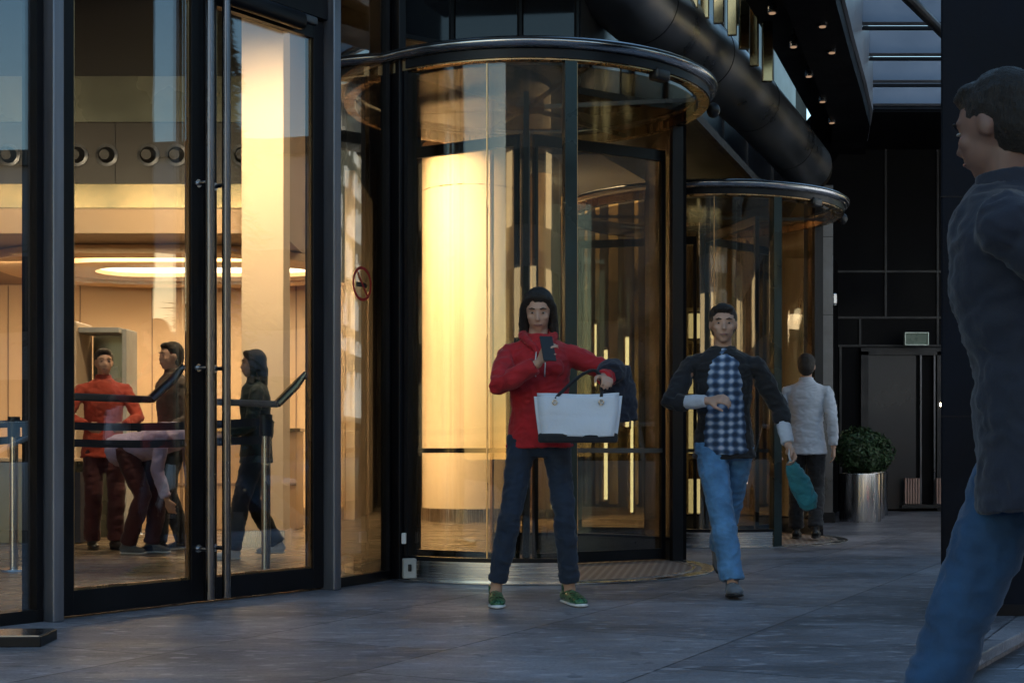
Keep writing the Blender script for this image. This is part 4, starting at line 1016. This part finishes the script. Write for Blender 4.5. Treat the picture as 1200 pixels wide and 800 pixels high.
m = MB()
for k in range(4): m.box((-3.9+k*.45, Y-.052, .5), (.03, .012, .95))
m.box((-3.2, Y-.055, .48), (1.9, .012, .03)); m.build('panel_trim', M['browns'], e)

# ================================================================ THE STREET (mirrored in the glass)
def car(loc, rz, paint, lab, lights=False):
    e = E('parked_car', lab, 'car', loc, rz, 'cars parked along the kerb')
    m = MB(); Ls = [-2.2, -2.12, -1.75, -1.2, -.3, .7, 1.3, 1.85, 2.12, 2.2]
    hw = [.55, .78, .86, .88, .88, .88, .87, .84, .72, .5]; zt = [.62, .78, .88, .93, .95, .95, .92, .84, .72, .58]; zb = [.36, .26, .24, .24, .24, .24, .24, .25, .28, .38]
    rings = []
    for x, h, a, b in zip(Ls, hw, zt, zb):
        pr = [(-h*.92, b), (-h, b+(a-b)*.3), (-h, b+(a-b)*.7), (-h*.90, a), (-h*.4, a+.035), (h*.4, a+.035), (h*.90, a), (h, b+(a-b)*.7), (h, b+(a-b)*.3), (h*.92, b)]
        rings.append([m.bm.verts.new((x, y, z)) for y, z in pr])
    for p, q in zip(rings[:-1], rings[1:]):
        for k in range(10): m.bm.faces.new((p[k], p[(k+1) % 10], q[(k+1) % 10], q[k]))
    m.bm.faces.new(rings[0]); m.bm.faces.new(rings[-1][::-1])
    body = m.build('body', paint, e, world=False, smooth=True)
    def cab(mm, inset, zlo, zhi, xs):
        rg = []
        for x, h, a in xs:
            rg.append([mm.bm.verts.new(v) for v in ((x, -h-inset, zlo), (x, -h*.82-inset, a+zhi), (x, h*.82+inset, a+zhi), (x, h+inset, zlo))])
        for p, q in zip(rg[:-1], rg[1:]):
            for k in range(4): mm.bm.faces.new((p[k], p[(k+1) % 4], q[(k+1) % 4], q[k]))
        mm.bm.faces.new(rg[0]); mm.bm.faces.new(rg[-1][::-1])
    m = MB(); cab(m, 0, .9, 0, [(-1.95, .76, .93), (-1.25, .80, 1.36), (.15, .80, 1.40), (1.15, .80, .95)]); m.build('window', M['cglz'], e, world=False)
    m = MB(); m.box((-.52, 0, 1.395), (1.25, 1.22, .045), bev=.02)
    for q in (-1, 1):
        m.loft([(-1.9, .70*q, .94), (-1.2, .68*q, 1.385), (.1, .68*q, 1.40), (1.2, .76*q, .94)], [.028]*4, n=6)
        m.loft([(-.45, .67*q, 1.38), (-.5, .80*q, .94)], [.03]*2, n=6)
    m.build('roof', paint, e, world=False, smooth=True)
    for x in (-1.35, 1.35):
        for q in (-1, 1):
            m = MB(); m.cyl((x, .70*q, .32), (x, .90*q, .32), .32, n=36); w = m.build('wheel', M['tyre'], e, world=False, smooth=True)
            m = MB()
            for k in range(5): m.box((x+.12*math.cos(k*2*PI/5), .905*q, .32+.12*math.sin(k*2*PI/5)), (.20, .012, .05), ry=-k*2*PI/5)
            m.cyl((x, .895*q, .32), (x, .912*q, .32), .045, n=16)
            m2_ = MB(); m.build('rim', M['rim'], w, world=False)
            m2_.bm.free()
    for q in (-1, 1):
        m = MB(); m.ell((2.08, .58*q, .66), (.10, .15, .07)); m.build('headlight', M['headl'] if lights else M['white'], e, world=False, smooth='all')
        m = MB(); m.box((-2.14, .60*q, .74), (.08, .26, .10), bev=.02); m.build('tail_light', M['tail'], e, world=False)
    m = MB(); m.box((2.16, 0, .48), (.06, .9, .16), bev=.02); m.build('grille', M['black'], e, world=False)
    return e
ang = math.atan2(UE.y, UE.x)
car((*ED(2.3, 4.2), -.24), ang+PI, M['carsilver'], 'silver parked car beside the raised plaza', True)
car((*ED(7.6, 4.2), -.24), ang+PI, M['cardark'], 'dark blue parked car farther along the kerb')
car((*ED(13.0, 4.3), -.24), ang+PI, M['carsilver'], 'second silver car parked beyond the dark blue one', True)
# lit hoarding
h0 = Vector((4.74, 11.79)); hd = Vector((.786, .618)); h1 = h0+hd*6.0
e = E('hoarding', 'backlit hoarding with rows of pale strokes across the plaza', 'hoarding', (*h0, 0))
m = MB(); m.seg(h0-hd*.3, h1, 1.17, 4.6, .08); m.build('panel', M['board'], e)
nn = Vector((-hd.y, hd.x)); rr = random.Random(5)
rows = [(1.22, .55, 'w'), (1.95, .18, 'w'), (2.25, .42, 'w'), (2.80, .40, 'w'), (3.30, .38, 'w'), (3.80, .28, 'w'), (4.2, .3, 'w')]
mats = {'w': M['boardw'], 'r': M['boardr'], 'g': M['boardg']}
for zi, (z, hh, _) in enumerate(rows):
    m = MB(); mr_ = MB(); x = -.1; cnt = 0
    while x < 5.8:
        w = rr.uniform(.018, .038); hx = hh*rr.uniform(.45, 1); c = h0+hd*x+nn*.05
        tgt = mr_ if (.35 < z-1.2 < 1.3 and 3.0 < x < 4.6) else m
        tgt.box((*c, z+hx/2), (w, .02, hx), rz=math.atan2(hd.y, hd.x))
        if rr.random() < .35: tgt.box((*(c+hd*.06), z+hx*rr.choice((.1, .5, .92))), (.12, .021, .035), rz=math.atan2(hd.y, hd.x))
        x += w+(rr.uniform(.05, .11) if rr.random() < .85 else rr.uniform(.2, .45))
    o = m.build('strokes', M['boardw'], e)
    if len(mr_.bm.verts): mr_.build('strokes', M['boardr'], e)
    else: mr_.bm.free()
m = MB()
for f in (.3, 2.9, 5.6): m.seg(h0+hd*f-nn*.08, h0+hd*(f+.12)-nn*.08, -.1, 4.4, .08)
m.build('support_post', M['darksteel'], e)
# conifers
def conifer(x, y, h, r, seed, lab):
    e = E('conifer_tree', lab, 'tree', (x, y, -.2), group='conifers across the road')
    m = MB(); m.loft([(0, 0, 0), (0, 0, h*.5), (0, 0, h*.97)], [.16, .09, .015], n=10); m.build('trunk', M['bark'], e, world=False, smooth=True)
    rr = random.Random(seed); m = MB()
    for i in range(5200):
        f = rr.random()**.8; z = .8+f*(h-.8); rad = r*(1-f)**.8*(.75+.3*math.sin(f*38+seed)); a = rr.uniform(0, 2*PI); k = rr.random()**.45
        c = Vector((rad*k*math.cos(a), rad*k*math.sin(a), z-rad*k*.25)); d = Vector((math.cos(a), math.sin(a), -.3+rr.gauss(0, .3))).normalized(); s = d.cross(Vector((0, 0, 1))).normalized()
        l = rr.uniform(.10, .22); w = l*.28
        m.bm.faces.new([m.bm.verts.new(c+d*l), m.bm.verts.new(c+s*w), m.bm.verts.new(c-d*l*.5), m.bm.verts.new(c-s*w)])
    m.build('crown', M['fol2'], e, world=False)
conifer(13.2, 9.6, 8.2, 1.2, 1, 'tall dark conifer across the road, nearest to the plaza')
conifer(16.0, 15.5, 8.5, 1.5, 2, 'tall dark conifer across the road beside the grey office block')
conifer(15.0, 4.5, 6.5, 1.3, 3, 'shorter dark conifer across the road to the south')
conifer(14.2, 7.6, 9.4, 1.5, 4, 'slender tall conifer between two others across the road')
conifer(12.8, 12.4, 6.8, 1.4, 5, 'low bushy conifer across the road behind the second car')
def block(x, y, w, d, h, rz, lab, seed):
    e = E('office_block', lab, 'building', (x, y, -.24), rz)
    m = MB(); m.box((0, 0, h/2), (w, d, h)); m.build('wall', M['bldg'], e, world=False)
    m = MB(); m.box((0, 0, h+.2), (w+.4, d+.4, .4)); m.build('roof', M['clad2'], e, world=False)
    rr = random.Random(seed); nx = int(w/2.4); nz = int(h/3.2); q = 0
    for i in range(nx):
        for k in range(nz):
            if q > 90: break
            q += 1
            cx = -w/2+(i+.5)*w/nx; cz = 1.9+k*3.2
            m = MB(); m.box((cx, -d/2-.02, cz), (w/nx-.6, .1, 2.0)); m.build('window', M['blit'] if rr.random() < .22 else M['bwin'], e, world=False)
    return e
block(30, 16, 26, 10, 8.5, R(-62), 'grey office block across the road with a few lit windows', 1)
block(24, -12, 24, 10, 9, R(-100), 'lower grey office block across the road to the south', 2)
block(6, -26, 26, 10, 12, R(180), 'long office block behind the photographer', 4)
# ================================================================ PEOPLE
red = fabric('red_jacket', (.42, .012, .018)); navyj = fabric('navy_denim', (.012, .022, .044), scale=14, bs=120, bump=.2)
bluej = fabric('blue_denim', (.085, .22, .42), scale=10, bs=120, bump=.25, var=.35); blackf = fabric('black_cloth', (.010, .010, .013))
navyf = fabric('navy_cloth', (.012, .016, .032)); whitef = fabric('white_cloth', (.52, .55, .62), var=.08); lilac = fabric('lilac_cloth', (.44, .36, .55), var=.15)
orange = fabric('orange_red_cloth', (.38, .045, .02)); maroon = fabric('maroon_cloth', (.06, .010, .012)); teal = fabric('teal_cloth', (.02, .16, .19)); brownf = fabric('brown_cloth', (.06, .04, .03))
greysh = fabric('grey_shoe', (.11, .12, .14)); 
def check_mat():
    m, nt, out = new_mat('check_shirt')
    b = nt.nodes.new('ShaderNodeBsdfPrincipled'); L(nt, b.outputs[0], out.inputs[0]); b.inputs['Roughness'].default_value = .85
    tc = nt.nodes.new('ShaderNodeTexCoord'); fac = []
    for ax, sc in (('X', 11), ('Z', 13)):
        w = nt.nodes.new('ShaderNodeTexWave'); w.bands_direction = ax; w.inputs['Scale'].default_value = sc*.5; w.inputs['Distortion'].default_value = 2.5; w.inputs['Detail'].default_value = 1
        L(nt, tc.outputs['Object'], w.inputs[0]); fac.append(w.outputs['Fac'])
    a = nt.nodes.new('ShaderNodeMath'); a.operation = 'ADD'; L(nt, fac[0], a.inputs[0]); L(nt, fac[1], a.inputs[1])
    a2 = nt.nodes.new('ShaderNodeMath'); a2.operation = 'MULTIPLY'; a2.inputs[1].default_value = .5; L(nt, a.outputs[0], a2.inputs[0])
    r = ramp(nt, a2.outputs[0], [(.2, (.02, .04, .08)), (.55, (.09, .15, .27)), (.9, (.46, .54, .68))]); L(nt, r.outputs[0], b.inputs['Base Color'])
    return m
checkm = check_mat()
def green_mat():
    m = pbr('green_shoe', (.028, .125, .05), .3, .25, .9, 60, coat=.3, bump=.5, bscale=90); return m
greens = green_mat()

# --- woman in red with the white bag
pw, jw = person('woman in a red jacket and dark jeans carrying a white bag on her arm', (.12, 7.70, 0), R(4), height=1.72, vox=.007, female=True,
    hips=(.03, .0, .915), chest=(.025, -.01, 1.285), neck=(.02, -.015, 1.455), look=(-.15, -1, -.32),
    footL=(.195, .0), footR=(-.215, -.03), toeL=(.25, -1, 0), toeR=(.0, -1, 0),
    handL=(.34, -.24, 1.235), handR=(.0, -.30, 1.31), poleL=(.9, .5, -.2), poleR=(-.9, .2, -.6),
    fdL=(.25, -1, -.1), fnL=(-.3, 0, -1), fdR=(.35, -.3, .8), fnR=(.8, .2, .1), curlL=1.1, curlR=.9,
    top=red, legs=navyj, shoe=greens, sole=M['white'], hair='long', collar=False, hood=True, fit=.80, crop=.045, hem=.11, shs=1.2)
W = wm(pw)
wl = W @ jw['wrL']; el = W @ jw['elL']; wr = W @ jw['wrR']
# phone
e = E('phone', 'black phone held up in the hand of the woman in red', 'phone', tuple(wr+Vector((.045, -.055, .07))), R(20))
m = MB(); m.box((0, 0, 0), (.072, .009, .145), bev=.004, rx=R(-25)); m.build('case', M['black'], e, world=False)
m = MB(); m.box((0, .0058, .002), (.066, .002, .137), rx=R(-25)); m.build('screen', M['cglz'], e, world=False)
# bag: hangs from her forearm
mid = el.lerp(wl, .62)
bw, bh, bd = .46, .245, .13
bt = 1.13
ctr = Vector((.345, 7.42, bt-bh))
e = E('handbag', 'big white leather tote bag with black handles hanging from the woman\'s forearm', 'bag', tuple(ctr), R(-4))
m = MB(); m.loft([(0, 0, 0), (0, 0, .012), (0, 0, bh*.5), (0, 0, bh-.008), (0, 0, bh)], [(bw*.43, bd*.48), (bw*.45, bd*.52), (bw*.475, bd*.45), (bw*.5, bd*.34), (bw*.495, bd*.30)], n=4, side=(1, 0, 0))
m.bm.free(); m.bm = bmesh.new()
secs = [(0, bw*.44, bd*.5), (bh*.5, bw*.475, bd*.44), (bh, bw*.505, bd*.26)]
rg = [[m.bm.verts.new((sx*a, sy*b, z)) for sx, sy in ((-1, -1), (1, -1), (1, 1), (-1, 1))] for z, a, b in secs]
for p, q in zip(rg[:-1], rg[1:]):
    for k in range(4): m.bm.faces.new((p[k], p[(k+1) % 4], q[(k+1) % 4], q[k]))
m.bm.faces.new(rg[0]); m.bm.faces.new(rg[-1][::-1])
bmesh.ops.bevel(m.bm, geom=m.bm.edges[:], offset=.018, segments=4, affect='EDGES'); bmesh.ops.subdivide_edges(m.bm, edges=[x for x in m.bm.edges if x.calc_length() > .08], cuts=8, use_grid_fill=True)
for v in m.bm.verts: v.co += Vector((0, 1, 0))*(.012*noise.noise(v.co*9)) + Vector((0, 0, .008))*noise.noise(v.co*6+Vector((3, 1, 2)))
leather = pbr('white_leather', (.62, .66, .74), .5, 0, .05, 5, bump=.25, bscale=70)
bag = m.build('bag_body', leather, e, world=False, smooth='all')
m = MB(); m.box((0, 0, .012), (bw*.90, bd*1.03, .05), bev=.012); m.build('bag_base', blackf, e, world=False)
Bi = wm(e).inverted(); ml = Bi @ mid
for sy in (-1, 1):
    m = MB(); pts = []
    for i in range(17):
        f = i/16; a = Vector((-.12, sy*bd*.27, bh-.03)); b = Vector((.12, sy*bd*.27, bh-.03)); top = Vector((ml.x, ml.y, ml.z+.045))
        p = a*(1-f)**2+2*f*(1-f)*(top*1.0+Vector((0, 0, max(0, top.z-bh)*1.0)))+b*f*f
        pts.append(p)
    m.loft(pts, [.0085]*17, n=8); m.build('strap', blackf, e, world=False, smooth='all')
for sx in (-1, 1):
    m = MB(); m.torus((0, 0, 0), .012, [(-.003, -.003), (.003, -.003), (.003, .003), (-.003, .003)], n=16)
    for v in m.bm.verts: v.co = Vector((v.co.x+sx*.12, -v.co.z-bd*.40, v.co.y+bh*.80))
    m.build('buckle', M['steel'], e, world=False)
# folded coat over the same arm
c = MB(); pp = el.lerp(wl, .40)
c.loft([el.lerp(wl, .12)+Vector((0, 0, .02)), pp+Vector((.0, 0, .03)), el.lerp(wl, .72)+Vector((.02, 0, .015))], [(.062, .06), (.078, .066), (.065, .058)], n=18)
c.loft([pp+Vector((.02, .02, .04)), pp+Vector((.05, .045, -.10)), pp+Vector((.06, .05, -.24))], [(.10, .045), (.12, .04), (.11, .03)], side=(.8, .6, 0), n=18)
c = remesh(c, .008, 3, .014, 10, 2); own('folded_coat', c, navyf, 'dark navy coat folded over the forearm above the white bag', 'coat', smooth='all')

# --- man in blue jeans
pm, jm = person('man walking in a black jacket over a blue check shirt and light blue jeans', (1.245, 8.35, 0), R(-3), height=1.74, vox=.007,
    hips=(.0, .0, .885), chest=(-.01, -.03, 1.25), look=(-.05, -1, -.05), footL=(.02, .52), footR=(.02, -.275), liftL=.16, toeL=(.1, -.75, -.75), toeR=(.05, -1, .10), liftR=.0,
    handR=(-.115, -.30, 1.12), handL=(.36, -.12, .86), poleR=(-1, .55, -.2), poleL=(.6, 1, .2), fdR=(.8, -.5, .1), fnR=(.3, .5, -.6), fdL=(.35, -.35, -.8), curlL=1.2, curlR=1.0, fnL=(-1, -.2, -.2),
    top=blackf, legs=bluej, shoe=greysh, sole=M['black'], hair='short', open_shirt=checkm, cuff=whitef, crop=.09, collar=False, shirtw=1.1)
W = wm(pm); h = W @ jm['wrL']
e = E('carried_pouch', 'teal cloth pouch dangling from the walking man\'s hand', 'pouch', (h.x+.03, h.y-.03, h.z-.36), R(10))
m = MB(); m.loft([(.10, 0, .0), (.085, 0, .04), (.03, 0, .15), (-.015, 0, .24), (-.02, 0, .275)], [(.03, .03), (.06, .045), (.062, .045), (.045, .035), (.018, .018)], n=16, side=(1, 0, 0))
mm = remesh(m, .007, 2, .012, 12, 4); mm.build('bag_body', teal, e, world=False, smooth='all')
m = MB(); m.loft([(-.02, 0, .26), (-.035, 0, .31), (-.03, .0, .35)], [.008, .006, .006], n=8); m.build('strap', whitef, e, world=False)

# --- person in white entering the far drum
person('person in a white shirt and black trousers stepping into the smaller revolving door', (2.72, 13.15, 0.012), R(165), height=1.74, vox=.009,
    footL=(.10, -.12), footR=(-.09, .12), liftR=.02, top=whitef, legs=blackf, shoe=M['black'], hair='short', handL=(.26, -.12, .86), handR=(-.25, .05, .85))

# --- close passer-by on the right
person('close passer-by in a dark navy jacket and blue jeans at the right edge', (1.20, 3.25, -.10), R(-108), height=1.80, vox=.009,
    hips=(0, .0, .95), chest=(0, -.06, 1.30), look=(-.50, -1, -.22), footL=(.09, .34), footR=(-.09, -.30), liftL=.06, toeL=(0, -.85, -.5),
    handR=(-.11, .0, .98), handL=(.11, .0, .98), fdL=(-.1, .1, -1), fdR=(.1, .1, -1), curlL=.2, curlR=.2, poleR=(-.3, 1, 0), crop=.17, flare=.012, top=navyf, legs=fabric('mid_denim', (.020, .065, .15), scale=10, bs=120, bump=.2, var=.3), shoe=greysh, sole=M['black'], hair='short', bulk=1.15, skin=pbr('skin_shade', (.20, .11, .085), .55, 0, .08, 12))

# --- inside the lobby
person('visitor in an orange red top and maroon trousers inside the lobby', (PX(121, 11.9), 11.9, 0.006), R(25), height=1.70, vox=.012,
    footL=(.09, -.08), footR=(-.08, .10), toeL=(.3, -1, 0), handL=(.12, -.34, 1.05), handR=(-.18, -.30, 1.05), poleL=(1, .4, -.5), poleR=(-1, .4, -.5), curlL=.9,
    top=orange, legs=maroon, shoe=M['black'], hair='short')
person('visitor in a lilac white shirt bending forward over a bag in the lobby', (PX(165, 11.4), 11.4, 0.006), R(70), height=1.68, vox=.012,
    hips=(0, .10, .88), chest=(0, -.26, .97), neck=(0, -.43, .96), head=(0, -.56, .90), look=(0, -.6, -.8), footL=(.10, -.04), footR=(-.10, .06),
    handL=(.16, -.42, .48), handR=(-.16, -.36, .46), poleL=(.5, .5, 0), poleR=(-.5, .5, 0), top=lilac, legs=maroon, shoe=greysh, sole=M['white'], hair='short')
person('visitor in dark brown clothes with sneakers near the door handles', (PX(203, 11.7), 11.7, 0.006), R(-50), height=1.74, vox=.012,
    footL=(.10, -.18), footR=(-.09, .14), top=brownf, legs=blackf, shoe=navyf, sole=M['white'], hair='short', handL=(.24, -.22, .95), handR=(-.26, .08, .86))
person('visitor in a dark teal jacket and white sneakers behind the right door leaf', (PX(300, 10.9), 10.9, 0.006), R(-75), height=1.62, vox=.012, female=True,
    footL=(.09, -.20), footR=(-.08, .18), liftR=.03, top=fabric('dark_teal', (.012, .03, .034)), legs=blackf, shoe=whitef, sole=M['white'], hair='long', handL=(.2, -.3, 1.0), handR=(-.24, .1, .86))

# ================================================================ LIGHT
def area(name, loc, size, power, col, target=None, shape='RECTANGLE', spread=None):
    l = bpy.data.lights.new(name, 'AREA'); l.shape = shape; l.size = size[0]; l.size_y = size[1]; l.energy = power; l.color = col
    if spread: l.spread = R(spread)
    o = bpy.data.objects.new(name, l); COL.objects.link(o); o.location = loc
    d = (Vector(target)-Vector(loc)) if target else Vector((0, 0, -1))
    o.rotation_euler = d.to_track_quat('-Z', 'Y').to_euler(); return o
WARM = (1, .76, .47); WARM2 = (1, .76, .46)
area('lobby_cove_light', (-3.6, 14.9, 2.68), (2.4, 1.5), 49.2, WARM)
area('lobby_front_light', (-4.2, 10.6, 5.1), (3.5, 2.0), 9.8, WARM)
area('fascia_fill', (-4.2, 9.6, 3.2), (3.0, .3), 4.5, WARM, (-4.2, 13, 3.3), spread=40)  # added fill without any fixture, brightens the bulkhead bands
area('lobby_wall_washer', (-5.0, 14.2, 2.72), (5, .3), 24.6, WARM, (-5.0, 17, 1.2))
area('pillar_light', (-2.0, 11.0, 5.1), (.6, .6), 23.8, WARM, (-2.15, 12.5, 2.0), spread=70)
area('column_light', (-1.55, 14.9, 5.0), (.7, .7), 74, WARM2, (-.6, 17, 1.9), spread=80)
area('column_light_low', (-1.75, 15.6, .6), (.4, .4), 4, WARM2, (-.6, 17, 1.5), spread=110)
area('lobby_far_light', (1.6, 17.5, 5.1), (2.5, 3), 36.9, WARM2)
area('slat_light', (1.6, 19.6, 5.1), (3, .3), 18.0, WARM2, (1.8, 20.9, 2.0))
area('lobby_mid_light', (.2, 13.2, 5.1), (2.0, 1.6), 24.6, WARM2)

w = bpy.data.worlds.new('World'); S.world = w; w.use_nodes = True
nt = w.node_tree; nt.nodes.clear()
out = nt.nodes.new('ShaderNodeOutputWorld'); bg = nt.nodes.new('ShaderNodeBackground'); sky = nt.nodes.new('ShaderNodeTexSky')
sky.sky_type = 'NISHITA'; sky.sun_disc = False; sky.sun_elevation = R(9.0); sky.sun_rotation = R(182)
sky.air_density = 1.3; sky.dust_density = .2; sky.ozone_density = 2.6
bg.inputs[1].default_value = .15
L(nt, sky.outputs[0], bg.inputs[0]); L(nt, bg.outputs[0], out.inputs[0])
sl = bpy.data.lights.new('sun', 'SUN'); sl.energy = .3; sl.angle = R(12); sl.color = (1, .88, .78)
so = bpy.data.objects.new('sun', sl); COL.objects.link(so)
az = R(182); dv = Vector((math.sin(az)*math.cos(R(9)), math.cos(az)*math.cos(R(9)), math.sin(R(9))))
so.rotation_euler = (-dv).to_track_quat('-Z', 'Y').to_euler()

cam = bpy.data.cameras.new('camera'); co = bpy.data.objects.new('camera', cam); COL.objects.link(co)
co.location = (0, 0, CAMZ); co.rotation_euler = (R(90), 0, 0); cam.lens = 50.0; cam.sensor_width = 36; cam.shift_y = 128/1200
cam.clip_end = 500; S.camera = co
S.render.resolution_x = 1024; S.render.resolution_y = 682
S.view_settings.view_transform = 'Standard'; S.view_settings.look = 'None'; S.view_settings.exposure = 1.25; S.view_settings.gamma = 1
cy = S.cycles; cy.use_denoising = True; cy.max_bounces = 8; cy.transparent_max_bounces = 40; cy.glossy_bounces = 5; cy.diffuse_bounces = 4
cy.caustics_reflective = False; cy.caustics_refractive = False; cy.sample_clamp_indirect = 4; cy.use_adaptive_sampling = True; cy.adaptive_threshold = .02
